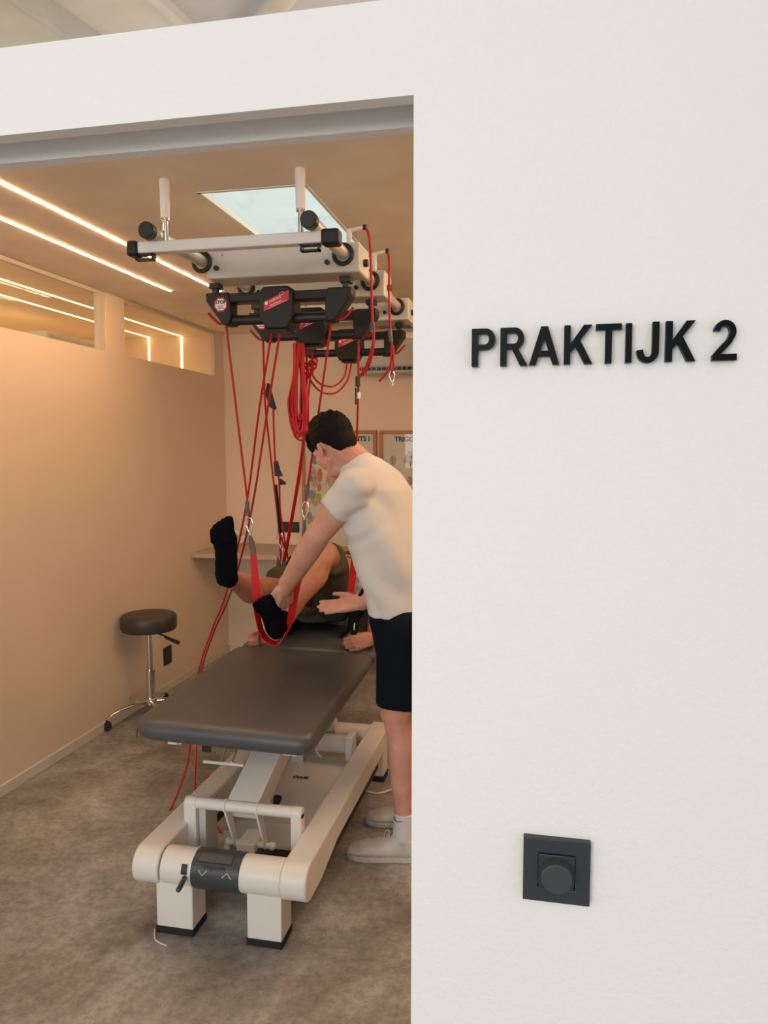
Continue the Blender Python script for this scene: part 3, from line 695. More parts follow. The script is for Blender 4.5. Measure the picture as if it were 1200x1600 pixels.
cushion([(-1.47, 4.0), (-.79, 3.98), (-.82, 4.85), (-1.48, 4.87)], ZK-.005, .075, 'back_cushion', tilt=.24, rad=.05)
# piping on the front end
m = MB(); m.sweep(curve_pts([V((-1.413, 2.44, ZK-.03)), V((-1.410, 2.40, ZK-.045)), V((-1.395, 2.365, ZK-.062))], 6), .002, 6); m.link('piping', LEATHS, ct)
# base: end crossbar, rails, feet
YA = 2.235; ZA = .218; RA = .063
m = MB(); m.cyl((-1.215, YA, ZA), (-.80, YA, ZA), RA*.955, seg=48); m.link('front_crossbar', PAINT, ct, bevel=.003)
def rail(x0, x1, s):
    m = MB(); n = 20; zt = ZA+RA; zb = ZA-RA; yb_ = 3.52
    prof = [(YA+RA*math.sin(R(a))*-1, ZA+RA*math.cos(R(a))) for a in [180*i/n for i in range(n+1)]]
    prof = prof+[(YA+.12, zb+.0), (YA+.32, zb+.035), (yb_-.10, zb+.035), (yb_, zb+.06), (yb_+.02, zt-.04), (yb_, zt)]
    M = basis((x0, 0, 0), (0, 1, 0), (0, 0, 1)); m.prism(prof, M, x1-x0)
    m.link('side_rail', PAINT, ct, bevel=.007, seg=3)
    k = MB(); k.bb(x0+.012, x1-.012, YA+.16, yb_-.22, zb-.015, zb+.04); k.link('rail_underside', BLACKM, ct, bevel=.004)
rail(-1.315, -1.222, 0); rail(-.800, -.712, 0)
for x0, x1 in ((-1.238, -1.108), (-.918, -.800)):
    yl0, yl1 = YA-.042, YA+.058
    f = MB().bb(x0, x1, yl0, yl1, .022, ZA-.03).link('foot', PAINT, ct, bevel=.004)
    MB().bb(x0-.002, x1+.002, yl0-.002, yl1+.002, 0, .024).link('rubber_pad', RUBBER, f, bevel=.002)
for x0, x1 in ((-1.305, -1.19), (-.87, -.735)):
    f = MB().bb(x0, x1, 3.47, 3.57, .022, ZA).link('foot', PAINT, ct, bevel=.01)
    MB().bb(x0-.002, x1+.002, 3.468, 3.572, 0, .024).link('rubber_pad', RUBBER, f, bevel=.002)
MB().cyl((-1.22, 3.50, ZA), (-.80, 3.50, ZA), .05, seg=32).link('rear_crossbar', PAINT, ct)
# control panel wrapped on the crossbar
xa, xb = -1.104, -.938
cp = MB().cyl((xa, YA, ZA), (xb, YA, ZA), RA*1.0, seg=64).link('control_panel', SLATE, ct, bevel=.002)
MB().cyl((xa-.005, YA, ZA), (xa+.0001, YA, ZA), RA*1.03, seg=48).link('panel_rim', PAINT, cp)
def patch(x0, x1, a0, a1, r, n=8):            # curved patch on the bar, angle from straight up towards camera
    m = MB(); vs = []; fs = []
    for i in range(n+1):
        a = R(a0+(a1-a0)*i/n)
        for x in (x0, x1):
            for rr in (r, r-.006): vs.append((x, YA-rr*math.sin(a), ZA+rr*math.cos(a)))
    for i in range(n):
        b = i*4; fs += [(b, b+2, b+6, b+4), (b+1, b+5, b+7, b+3), (b, b+4, b+5, b+1), (b+2, b+3, b+7, b+6)]
    fs += [(0, 1, 3, 2), (n*4, n*4+2, n*4+3, n*4+1)]
    return m.add(vs, fs)
patch(xa+.018, xb-.028, 10, 44, RA+.0006).link('button_surround', BLACK, cp)
mid = (xa+.018+xb-.028)/2
patch(xa+.021, mid-.0006, 12, 42, RA+.0014).link('button', SLATEB, cp); patch(mid+.0006, xb-.031, 12, 42, RA+.0014).link('button', SLATEB, cp)
def on_bar(x, ang, dr=.001):
    a = R(ang); n = V((0, -math.sin(a), math.cos(a))); return V((x, YA, ZA))+n*(RA+dr), n
p, nn = on_bar(mid+.002, 55); text_part('magnum', .022, basis(p, (1, 0, 0), V((0, math.cos(R(55)), math.sin(R(55))))), INK, cp)
for xc_, s in ((xa+.042, 1), (xb-.040, -1)):
    pts = [on_bar(xc_-.015, 73-s*7, .0008)[0], on_bar(xc_, 73+s*7, .0008)[0], on_bar(xc_+.015, 73-s*7, .0008)[0]]
    MB().sweep(pts, .0011, 6).link('arrow_mark', STICKW, cp)
# pedal lever in a black slot
m = patch(-1.137, -1.117, 55, 84, RA+.0008, 8); m.link('lever_slot', BLACK, ct)
m = MB(); m.cap(V((-1.125, YA-.055, ZA-.005)), P(279, 1390, 2.10), .0085, .0085); m.link('pedal_lever', SLATE, ct)
# bracket (goal post) and levers
ZG = .345; YG = 2.42
for x0, x1 in ((-1.238, -1.192), (-.838, -.800)):
    m = MB(); m.bb(x0, x1, YG-.022, YG+.022, .10, ZG); m.cyl((x0, YG, ZG), (x1, YG, ZG), .022, seg=24)
    m.link('bracket_post', PAINT, ct, bevel=.003)
MB().cyl((-1.193, YG, ZG), (-.837, YG, ZG), .0205, seg=28).link('bracket_bar', PAINT, ct)
MB().bb(-1.191, -1.165, YG, YG+.10, .10, .33).link('side_bracket', PAINTG, ct, bevel=.003)
for x in (-1.085, -.965):
    m = MB(); pts = [V((x+.028*0, YG+.024*math.sin(t), ZG+.024*math.cos(t))) for t in [2*math.pi*i/24 for i in range(24)]]
    m.cyl((x-.004, YG, ZG), (x+.004, YG, ZG), .0245)
    xs = x+(.018 if x < -1 else .012)
    A = [V((x-.004, YG-.024, ZG)), V((x-.004, YG+.03, ZG-.01)), V((xs-.004, YG+.055, .185)), V((xs-.004, YG+.03, .18))]
    m.add(A+[q+V((.008, 0, 0)) for q in A], [(0, 1, 2, 3), (7, 6, 5, 4), (0, 4, 5, 1), (1, 5, 6, 2), (2, 6, 7, 3), (3, 7, 4, 0)])
    m.link('lever_plate', PAINT, ct, bevel=.002)
MB().bb(-1.055, -.985, YG+.01, YG+.12, .168, .205).link('lever_block', PAINT, ct, bevel=.004)
MB().cyl((-1.095, YG+.042, .19), (-.93, YG+.042, .19), .011).ell((-1.095, YG+.042, .19), .015).ell((-.93, YG+.042, .19), .015).link('lever_pin', PAINT, ct)
# lifting arm: rectangular beam rising from the bracket to the cushion frame
def beam(a, b, w, h, name, m_=PAINT, w2=None):
    a = V(a); b = V(b); d = (b-a).normalized(); x = V((1, 0, 0)); n = x.cross(d)*-1; w2 = w2 or w; vs = []
    for p, ww in ((a, w), (b, w2)):
        for sx in (-1, 1):
            for sn in (0, 1): vs.append(p+x*sx*ww/2-n*sn*h)
    return MB().add(vs, [(0, 1, 3, 2), (4, 6, 7, 5), (0, 4, 5, 1), (2, 3, 7, 6), (0, 2, 6, 4), (1, 5, 7, 3)]).link(name, m_, ct, bevel=.004)
beam((-1.025, YG+.006, ZG+.018), (-1.00, 2.93, .60), .118, -.09, 'lifting_arm')
MB().bb(-1.00-.05, -.95, 2.75, 3.35, .555, .585).link('cushion_frame', PAINT, ct, bevel=.003)
MB().bb(-1.30, -1.26, 2.43, 3.35, .548, .583).link('cushion_frame', PAINT, ct, bevel=.003)
MB().bb(-.86, -.82, 2.43, 3.35, .548, .583).link('cushion_frame', PAINT, ct, bevel=.003)
MB().bb(-1.30, -.82, 3.30, 3.36, .545, .58).link('cushion_frame', PAINT, ct, bevel=.003)
MB().bb(-1.33, -.84, 3.9, 3.96, .545, .575).link('cushion_frame', PAINT, ct, bevel=.003)
MB().bb(-1.2, -.95, 3.30, 4.7, .53, .56).link('cushion_frame', PAINT, ct, bevel=.003)
# second arm and gas strut behind
beam((-1.0, 3.44, .22), (-.98, 3.22, .54), .07, -.06, 'rear_lifting_arm')
MB().cyl((-1.03, 3.32, .235), (-.875, 3.32, .235), .042, seg=28).link('motor_tube', PAINTG, ct)
MB().bb(-.875, -.845, 3.275, 3.365, .175, .285).link('motor_bracket', PAINT, ct, bevel=.003)
MB().bb(-1.14, -1.08, 3.28, 3.42, .10, .42).link('motor_bracket', PAINTG, ct, bevel=.003)
MB().cyl(P(428, 1268, 2.80), P(434, 1246, 2.86), .009, .018).link('pump_handle', BLACK, ct)
MB().sweep(curve_pts([P(497, 1148, 3.2), P(491, 1163, 3.2), P(497, 1178, 3.2), P(502, 1182, 3.2)], 6), .003, 6).link('cable', PAINT, ct)
# cover plate
def tri(m, x0, x1, y0, y1, z0, z1, t):
    m.add([(x0, y0, z0), (x1, y0, z0), (x1, y1, z1), (x0, y1, z1), (x0, y0, z0-t), (x1, y0, z0-t), (x1, y1, z1-t), (x0, y1, z1-t)], [(0, 1, 2, 3), (4, 7, 6, 5), (0, 4, 5, 1), (1, 5, 6, 2), (2, 6, 7, 3), (3, 7, 4, 0)])
m = MB(); tri(m, -1.205, -.815, 2.66, 2.74, .085, .125, .02); tri(m, -1.205, -.815, 2.74, 3.36, .125, .15, .02); tri(m, -1.205, -1.18, 2.66, 3.36, .12, .15, .1)
cv = m.link('base_cover', PAINT, ct, bevel=.003)
pe = V((-1.0, 3.10, .141)); text_part('evo', .05, basis(P(447, 1213, 3.10)*0+V((-1.045, 3.13, .1425)), (-1, 0, 0), (0, -1, .04)), INK, cv, bold=.001)
MB().bb(-.98, -.83, 2.45, 2.60, .012, .06).link('motor_tray', BLACKM, ct, bevel=.004)
MB().bb(-1.08, -.83, 2.50, 2.66, .03, .045).link('motor_tray', BLACKM, ct, bevel=.004)
# little roll holder and tag under the front edge
m = MB(); a = P(318, 1190, 2.36); b = P(381, 1196, 2.36); m.cyl(a, b, .0055)
for x in (345, 362): m.cyl(P(x, 1192, 2.36), P(x+9, 1168, 2.5), .004)
m.link('roll_holder', PAINTG, ct)
t_ = MB(); a = P(316, 1171, 2.40); t_.bb(a.x, a.x+.034, 2.398, 2.402, a.z-.008, .60); t_.link('brand_tag', BLACK, ct)
MB().bb(-1.30, -1.265, 2.41, 2.44, .556, .583).link('frame_end_cap', PAINT, ct); MB().bb(-.862, -.815, 2.40, 2.44, .556, .583).link('frame_end_cap', PAINT, ct)

tag(MB().sweep(curve_pts([V((-.86, 3.38, .006)), V((-.74, 3.33, .006)), V((-.66, 3.40, .006)), V((-.55, 3.42, .006))], 6), .005, 8).link('power_cable', PAINT), 'white cable on the floor behind the standing man\'s shoes', 'cable')
tag(MB().sweep(curve_pts([V((-1.25, 2.20, .003)), V((-1.22, 2.15, .003)), V((-1.17, 2.13, .003))], 6), .0022, 6).link('string_scrap', PAINT), 'short white string on the floor at the left front foot of the couch', 'string')

# ------------------------------------------------------------------ stool
SXc, SYc = P(236, 1110, 4.05).x, 4.05
stl = thing('stool', (SXc, SYc, 0), 'round dark brown rolling stool with chrome column by the left partition', 'stool')
zs = P(235, 960, 4.05).z
m = MB(); secs = []
for z, r in ((zs+.004, .10), (zs+.003, .145), (zs-.006, .158), (zs-.02, .163), (zs-.075, .163), (zs-.09, .155), (zs-.092, .12)): secs.append(((SXc, SYc, z), (r, 0, 0), (0, r, 0)))
m.loft(secs, 48); m.link('seat', LEATHS, stl, smooth=50)
MB().cyl((SXc, SYc, zs-.12), (SXc, SYc, zs-.09), .03).link('seat_mount', BLACK, stl)
MB().cyl((SXc, SYc, zs-.36), (SXc, SYc, zs-.11), .0165).link('gas_rod', CHROME, stl)
MB().cyl((SXc, SYc, .10), (SXc, SYc, zs-.345), .026).cyl((SXc, SYc, zs-.35), (SXc, SYc, zs-.338), .030).link('column', CHROME, stl)
m = MB(); a = V((SXc+.02, SYc-.01, zs-.098)); e = P(278, 1004, 4.0); m.sweep(curve_pts([a, a.lerp(e, .5)+V((0, 0, .005)), e], 5), .005, 8); m.cap(a.lerp(e, .55), e, .009, .012); m.link('height_lever', BLACK, stl)
MB().cyl((SXc, SYc, .085), (SXc, SYc, .125), .04).link('hub', CHROME, stl, bevel=.004)
a0 = math.atan2(3.84-SYc, P(178, 1138, 3.84).x-SXc)
for k in range(5):
    a = a0+k*2*math.pi/5; d = V((math.cos(a), math.sin(a), 0)); c = V((SXc, SYc, 0)); L = .285 if k == 0 else .25
    pts = curve_pts([c+d*.02+V((0, 0, .105)), c+d*L*.45+V((0, 0, .108)), c+d*L*.85+V((0, 0, .088)), c+d*L+V((0, 0, .062))], 6)
    m = MB(); secs = []; sd = V((-d.y, d.x, 0))
    for i, p in enumerate(pts): w_ = .018-.007*i/len(pts); secs.append((p, sd*w_, V((0, 0, .011-.003*i/len(pts)))))
    m.loft(secs, 16); lg = m.link('leg', CHROME, stl)
    q = c+d*L
    w2 = MB(); ax = (sd+d*.5).normalized()
    w2.cyl(q+V((0, 0, .027))-ax*.016, q+V((0, 0, .027))-ax*.004, .027, seg=28).cyl(q+V((0, 0, .027))+ax*.004, q+V((0, 0, .027))+ax*.016, .027, seg=28).cyl(q+V((0, 0, .03)), q+V((0, 0, .062)), .006)
    cs = w2.link('caster', BLACK, lg, bevel=.002)

# ------------------------------------------------------------------ back wall: shelf, posters, outlets, air conditioner
s = MB().bb(XL+.002, -1.3, 4.93, YB-.003, .845, .878); tag(s.link('wall_shelf', SHELF, bevel=.002), 'pale laminate shelf across the corner at the back wall', 'shelf')
m = MB(); random.seed(5); c = P(366, 838, 5.35)
for i in range(14): m.ell((c.x+random.uniform(-.07, .05), 5.35+random.uniform(-.05, .05), .90+random.uniform(0, .10)), (random.uniform(.012, .04), .02, random.uniform(.012, .03)), Matrix.Rotation(random.uniform(0, 3), 3, 'Y'))
m.ell((c.x-.03, 5.35, .895), (.08, .06, .018))
tag(remeshed(m, 'crumpled_paper', CRUMP, voxel=.007, smooth=1), 'pale crumpled item on the shelf behind the raised foot', 'paper')
o0 = P(444, 815, YB); o1 = P(468, 832, YB)
ol = tag(MB().bb(o0.x-.05, o1.x, YB-.010, YB, o1.z, o0.z).link('wall_outlet', BLACK, bevel=.002), 'black double socket on the back wall above the shelf', 'socket')
m = MB()
for x in (o0.x-.01, o1.x-.045): m.cyl((x, YB-.0108, (o0.z+o1.z)/2), (x, YB-.0092, (o0.z+o1.z)/2), .020)
m.link('socket_face', SWITCH, ol)
ol = tag(MB().bb(XL, XL+.010, 4.50, 4.60, .18, .30).link('wall_outlet', BLACK, bevel=.002), 'black socket low on the left partition beside the stool', 'socket')
MB().bb(XL+.0095, XL+.0115, 4.52, 4.58, .195, .235).bb(XL+.0095, XL+.0115, 4.52, 4.58, .245, .285).link('socket_face', SWITCH, ol)
def poster(px0, px1, py0, py1, label, seed, title, tx):
    a = P(px0, py0, YB-.03); b = P(px1, py1, YB-.03); x0, x1, z1, z0 = a.x, b.x, a.z, b.z; y = YB-.03; t = .024
    r = thing('framed_chart', ((x0+x1)/2, YB, z0), label, 'framed chart', 'framed anatomy charts')
    m = MB(); m.bb(x0, x1, y, YB, z1-t, z1).bb(x0, x1, y, YB, z0, z0+t).bb(x0, x0+t, y, YB, z0+t, z1-t).bb(x1-t, x1, y, YB, z0+t, z1-t); m.link('picture_frame', WOOD, r, bevel=.003)
    pa = MB().bb(x0+t, x1-t, y+.014, y+.018, z0+t, z1-t).link('chart_sheet', PAPER, r)
    text_part(title, .050, Matrix.Translation((tx, y+.0135, z1-.065)) @ Matrix.Rotation(math.pi/2, 4, 'X'), INK, pa, bold=.002, name='chart_title')
    rnd = random.Random(seed); ms = [GREEN, BLUEP, LIME, PINK, TAN, TAN] if seed == 1 else [GREYP, TAN, GREYP]
    for row in range(5):
        for c_ in range(4):
            xx = x0+.10+c_*(x1-x0-.2)/3; zz = z1-.22-row*.155
            if zz < z0+.12: continue
            g = MB(); h = rnd.uniform(.05, .07)
            if rnd.random() < .6: # small torso figure
                g.ell((xx, y+.0138, zz+.0), (.028, .0006, h*.9)); g.ell((xx-.030, y+.0138, zz+.01), (.010, .0006, h*.8), Matrix.Rotation(.25, 3, 'Y')); g.ell((xx+.030, y+.0138, zz+.01), (.010, .0006, h*.8), Matrix.Rotation(-.25, 3, 'Y')); g.ell((xx, y+.0138, zz+h), (.014, .0006, .02))
                g.link('body_drawing', TAN if seed == 1 else GREYP, pa)
            else:
                g.ell((xx, y+.0138, zz), (.026, .0006, .036)); g.link('body_drawing', ms[rnd.randrange(len(ms))], pa)
    if seed == 1:
        for qx, qy, rx, rz, mm in ((487, 773, .026, .038, BLUEP), (498, 777, .020, .032, LIME), (499, 762, .018, .030, PINK), (486, 745, .018, .034, GREEN), (500, 742, .020, .05, PINK), (488, 740, .020, .06, TAN), (484, 808, .022, .04, BLUEP), (483, 815, .018, .02, LIME), (548, 842, .014, .02, LIME)):
            q = P(qx, qy, y+.0134); MB().ell(q, (rx, .0006, rz)).link('body_drawing', mm, pa)
    k = MB()
    k.sweep([V((x1-.16, y+.0136, z0+.07)), V((x1-.07, y+.0136, z0+.07)), V((x1-.07, y+.0136, z0+.14)), V((x1-.16, y+.0136, z0+.14))], .0015, 4, closed=True)
    for zz in (.12, .105, .09): k.bb(x1-.145, x1-.09, y+.0132, y+.0140, z0+zz-.002, z0+zz+.002)
    k.link('text_box', INK, pa)
    MB().bb(x0+t, x1-t, y+.006, y+.009, z0+t, z1-t).link('cover_glass', POSTGL, r)
poster(471, 588, 673, 861, 'wood framed colour chart of muscles behind the standing man\'s head and arm', 1, 'TRIGGER POINTS I', P(537, 690, YB).x)
poster(593, 712, 673, 861, 'wood framed grey chart titled trigger, at the white wall\'s edge', 2, 'TRIGGER POINTS II', P(661, 687, YB).x)
ac = thing('air_conditioner', (-.85, YB, 2.15), 'white wall air conditioner with dark louvres at the top of the back wall', 'air conditioner')
m = MB(); a = P(556, 556, YB-.2); m.bb(a.x, a.x+.86, YB-.2, YB, 2.19, 2.44); m.link('body', PAINTG, ac, bevel=.02, seg=4)
z0_ = P(600, 578, YB-.2).z; m = MB(); m.bb(a.x+.02, a.x+.84, YB-.205, YB-.05, z0_, 2.20); m.link('louvre_slot', BLACK, ac)
m = MB()
for i in range(22): m.bb(a.x+.04+i*.037, a.x+.045+i*.037, YB-.211, YB-.2, z0_+.002, 2.198)
m.bb(a.x+.02, a.x+.84, YB-.211, YB-.204, z0_+.028, z0_+.031); m.link('vane', PAINTG, ac)
MB().bb(a.x, a.x+.86, YB-.2, YB, z0_-.02, z0_).link('lower_lip', PAINTG, ac, bevel=.008)
nb = thing('wall_unit', (-3.2, 4.0, 2.1), 'white box unit beyond the glass band above the left partition', 'air conditioner')
MB().bb(-3.3, -2.98, 4.15, 4.75, 2.02, 2.335).link('body', PAINTG, nb, bevel=.02, seg=4)
MB().bb(-3.28, -3.0, 4.14, 4.16, 2.03, 2.2).link('side_vent', BLACKM, nb)
struct('trim_8', MB().bb(-4.2, -2.98, 4.15, 4.20, 0, 2.0), ROOMW)

# ------------------------------------------------------------------ people
def hand(mb, wrist, d, n, thumb, curls, sc=1.0, spread=.10, tcurl=.4, tang=.8, wr=.026):
    """wrist point, finger direction d, palm normal n (palm faces n), thumb=+1/-1 side; curls: per finger (k1,k2,k3) radians"""
    d = V(d).normalized(); n = V(n); n = (n-d*n.dot(d)).normalized(); s = d.cross(n).normalized()*thumb
    w = V(wrist); pl = .092*sc
    offs = [.030, .010, -.010, -.028]; lens = [(.042, .026, .021), (.046, .029, .022), (.043, .027, .021), (.034, .021, .018)]
    kn = [pl, pl*1.04, pl*.99, pl*.90]
    mb.cap(w-d*.02*sc, w+d*.015*sc, wr*sc*.95, wr*sc*.85)
    for i in range(4):
        K = w+d*kn[i]*sc/sc+s*offs[i]*sc
        mb.cap(w+s*offs[i]*.55*sc+d*.012*sc, K, .0165*sc, .0115*sc)
        mb.cap(w+s*offs[i]*.6*sc+d*.02*sc+n*.005*sc, K-d*.01*sc+n*.004*sc, .0145*sc, .0105*sc)
        a = 0; p = K; r = .0098*sc if i < 3 else .0085*sc
        fd = (d+s*(offs[i]/.03)*spread).normalized()
        c = curls[i] if isinstance(curls, list) else curls
        for j in range(3):
            a += c[j]; q = p+(fd*math.cos(a)+n*math.sin(a))*lens[i][j]*sc
            mb.cap(p, q, r, r*.9, 12); p = q; r *= .92
    b = w+d*.022*sc+s*.024*sc+n*.008*sc; a = tang
    t1 = b+(d*math.cos(a)+s*math.sin(a)*.8+n*.35).normalized()*.042*sc
    t2 = t1+(d*math.cos(a*.6)+s*math.sin(a*.6)*.5+n*(.3+tcurl)).normalized()*.032*sc
    t3 = t2+(d*math.cos(a*.3)+s*.1+n*(.3+tcurl*1.5)).normalized()*.026*sc
    mb.cap(b-d*.01*sc, t1, .0165*sc, .0125*sc); mb.cap(t1, t2, .0115*sc, .0105*sc); mb.cap(t2, t3, .0105*sc, .0085*sc)

def head(mb, C, fwd, up):
    z = V(up).normalized(); y = V(fwd); y = (y-z*y.dot(z)).normalized(); x = y.cross(z)
    M = Matrix((x, y, z)).transposed()
    T = lambda a, b, c: V(C)+M @ V((a, b, c))
    mb.ell(T(0, -.012, .028), (.074, .094, .086), M)
    mb.ell(T(0, .032, -.025), (.060, .060, .082), M)
    mb.ell(T(0, .012, -.045), (.056, .070, .050), M)
    mb.ell(T(0, .045, -.082), (.042, .044, .034), M); mb.ell(T(0, .078, -.100), (.020, .014, .014), M)
    for s in (-1, 1):
        mb.cap(T(s*.055, .0, -.06), T(s*.025, .07, -.095), .014, .013)
        mb.ell(T(s*.040, .066, -.028), (.022, .020, .024), M)
        mb.cap(T(s*.012, .088, .014), T(s*.046, .072, .010), .011, .011)
        mb.ell(T(s*.030, .078, -.004), (.014, .012, .009), M)
        # ear: rim and lobe
        E = []
        for i in range(12):
            t = R(-150+i*27); E.append((T(s*(.077+.006*math.cos(t)), -.004-.014*math.cos(t)+.0, -.016+.025*math.sin(t)), .0045))
        mb.chain(E, 8); mb.ell(T(s*.076, -.004, -.016), (.007, .014, .025), M); mb.ell(T(s*.076, .002, -.040), (.005, .007, .008), M)
    mb.cap(T(0, .094, .004), T(0, .112, -.036), .0085, .0125); mb.ell(T(-.012, .1, -.040), .0085); mb.ell(T(.012, .1, -.040), .0085)
    mb.cap(T(-.018, .086, -.062), T(.018, .086, -.062), .0065, .0065); mb.cap(T(-.015, .084, -.073), T(.015, .084, -.073), .0075, .0075)
    return T, M

# ---- standing man
G = V((-.60, 2.93, 0))
th = thing('person', G, 'person standing in white t-shirt and navy shorts, holding the other person\'s foot', 'person')
Fw = V((-.86, .5, 0)).normalized(); Lf = V((-.5, -.86, 0)).normalized()
HC = P(521, 694, 2.90); hf = V((-.56, .52, -.55)); hu = V((-.50, .22, .80))
body = MB(); T, HM = head(body, HC, hf, hu)
nk = P(549, 722, 2.93); nb_ = P(572, 735, 2.95); nN = (Fw*.6+V((0, 0, .8))).normalized(); nF = (Fw*.8-V((0, 0, .6))).normalized()
body.cap(T(0, -.035, -.03), nb_, .056, .064); body.cap(T(0, -.0, -.05), nk, .048, .060)
body.loft([(P(632, 960, 2.92), Lf*.14, Fw*.09), (P(615, 890, 2.92), Lf*.135, Fw*.09), (P(597, 810, 2.93), Lf*.15, Fw*.095), (P(590, 762, 2.94), Lf*.14, Fw*.08), (P(578, 742, 2.95), Lf*.08, Fw*.055)], 24)
shL = P(556, 762, 2.79); elL = P(497, 836, 2.82); wrL = P(447, 916, 2.97)
body.cap(shL, shL.lerp(elL, .5), .055, .055); body.cap(shL.lerp(elL, .5), elL, .055, .048)
body.cap(elL, elL.lerp(wrL, .3), .050, .050); body.cap(elL.lerp(wrL, .3), elL.lerp(wrL, .7), .050, .042); body.cap(elL.lerp(wrL, .7), wrL, .042, .034)
hand(body, wrL, V((-.25, .42, -.85)), V((-.72, .60, -.1)), -1, [(.5, .8, .6), (.55, .8, .6), (.6, .85, .6), (.7, .9, .6)], 1.16, tcurl=.2, tang=.6, wr=.030)
shR = P(612, 766, 3.08); elR = P(617, 900, 3.20); wrR = P(566, 944, 3.16)
body.cap(shR, elR, .055, .046); body.cap(elR, elR.lerp(wrR, .4), .044, .040); body.cap(elR.lerp(wrR, .4), wrR, .040, .029)
hand(body, wrR+V((-.012, 0, .0)), V((-.97, -.03, -.12)), V((.06, -.62, .78)), 1, [(.02, .06, .05), (-.12, .1, .08), (-.2, .1, .08), (-.22, .1, .1)], 1.0, spread=-.02, tcurl=-.2, tang=.55, wr=.029)
# legs
hipN = P(634, 1000, 2.86); knN = P(620, 1115, 2.82); anN = P(632, 1290, 2.82)
def leg(mb, hip, kn, an, sh):
    mb.cap(hip, kn, .082, .058); mb.cap(kn, kn.lerp(an, .12), .056, .052)
    cf = kn.lerp(an, .28)+sh*.012; mb.cap(kn.lerp(an, .08), cf, .050, .054); mb.cap(cf, kn.lerp(an, .62), .054, .042); mb.cap(kn.lerp(an, .55), an, .044, .034)
    mb.ell(kn-sh*.02, (.045, .045, .05))
leg(body, hipN, knN, anN, V((1, 0, 0)))
anF = V((anN.x-.005, 3.10, anN.z)); hipF = V((hipN.x, 3.04, hipN.z)); knF = V((knN.x, 3.07, knN.z))
leg(body, hipF, knF, anF, V((1, 0, 0)))
remeshed(body, 'body', SKIN, th, voxel=.0046, smooth=4)
# arm hairline-bruise is pigment: small patch on the elbow skipped; hair
h = MB(); h.ell(T(0, -.016, .036), (.082, .101, .092), HM); h.ell(T(0, .052, .082), (.062, .050, .034), HM); h.ell(T(.0, .088, .066), (.050, .026, .026), HM); h.ell(T(0, .0, .095), (.062, .07, .04), HM)
h.ell(T(-.02, .094, .05), (.028, .016, .024), HM); h.ell(T(.025, .09, .052), (.026, .016, .02), HM); h.ell(T(0, -.06, -.02), (.060, .045, .06), HM)
HI = HM.inverted()
def haircut(co):
    l_ = HI @ (co-HC); zb = .032 if l_.y > .045 else (.030-(.045-l_.y)*1.6 if l_.y > .014 else (.006 if l_.y > -.024 else .006-(-.024-l_.y)*2.0))
    zb = max(zb, -.068)
    return l_.z < zb
def tufts(co, no):
    l_ = HI @ (co-HC); k = max(0, min(1, (l_.z-.03)/.05))
    return co+no*(noise.noise(V((l_.x*90, l_.y*28, l_.z*60)))*.008*k+noise.noise(l_*220)*.002)
remeshed(h, 'hair', HAIR, th, voxel=.0032, smooth=3, fn=tufts, cut=haircut)
for s in (-1, 1):
    MB().cap(T(s*.014, .100, .020), T(s*.046, .082, .020), .0042, .003).link('eyebrow', HAIR, th)
    MB().cap(T(s*.020, .0915, -.003), T(s*.040, .0855, -.003), .0022, .002).link('eyelashes', HAIR, th)
# t-shirt
sh = MB()
sh.loft([(P(634, 957, 2.92), Lf*.175, Fw*.122), (P(627, 925, 2.92), Lf*.172, Fw*.124), (P(613, 880, 2.92), Lf*.172, Fw*.128), (P(600, 830, 2.93), Lf*.180, Fw*.128), (P(592, 790, 2.94), Lf*.186, Fw*.120), (P(588, 765, 2.94), Lf*.178, Fw*.112), (P(579, 745, 2.95), Lf*.145, (Fw*.97-V((0, 0, .25)))*.100), (P(565, 732, 2.94), Lf*.100, nF*.086), (P(554, 725, 2.935), Lf*.078, nF*.077), (P(551, 723, 2.93), Lf*.075, nF*.073)], 40)
cuL = P(525, 799, 2.80); sh.cap(P(576, 768, 2.91), shL, .050, .079); sh.cyl(shL, cuL, .080, .070, seg=32)
cuR = shR.lerp(elR, .5); sh.cyl(shR, cuR, .075, .07, seg=32); sh.ell(shR, .072)
axA = (cuL-shL).normalized()
def folds(co, no):
    q = co; s_a = V((588, 0, 0)); d1 = (q-shL).dot(V((.62, 0, -.78)))
    arm = P(560, 800, 2.8); r = (q-P(556, 806, 2.8)).length
    w1 = math.sin(r*95+noise.noise(q*6)*3)*math.exp(-(r/.12)**2)*.0060
    w2 = noise.noise(V((q.x*9+q.z*7, q.y*9, q.z*3-q.x*5)))*.010
    hem = P(600, 950, 2.8); r2 = (q-P(588, 945, 2.82)).length
    w3 = math.sin(q.x*120+q.z*40)*math.exp(-(r2/.07)**2)*.004
    dia = math.sin((q.z*.75+q.x*.65)*34+noise.noise(q*4)*4)*.0055*max(0, 1-abs(q.z-1.1)/.28)
    return q+no*(w1+w2+w3+dia)
remeshed(sh, 't_shirt', TEE, th, voxel=.006, smooth=14, fn=folds)
m = MB(); pts = [P(551, 723, 2.93)+Lf*.075*math.cos(t)+nF*.073*math.sin(t) for t in [2*math.pi*i/36 for i in range(36)]]
m.sweep(pts, .0055, 8, closed=True); m.link('collar', TEE, th, smooth=80)
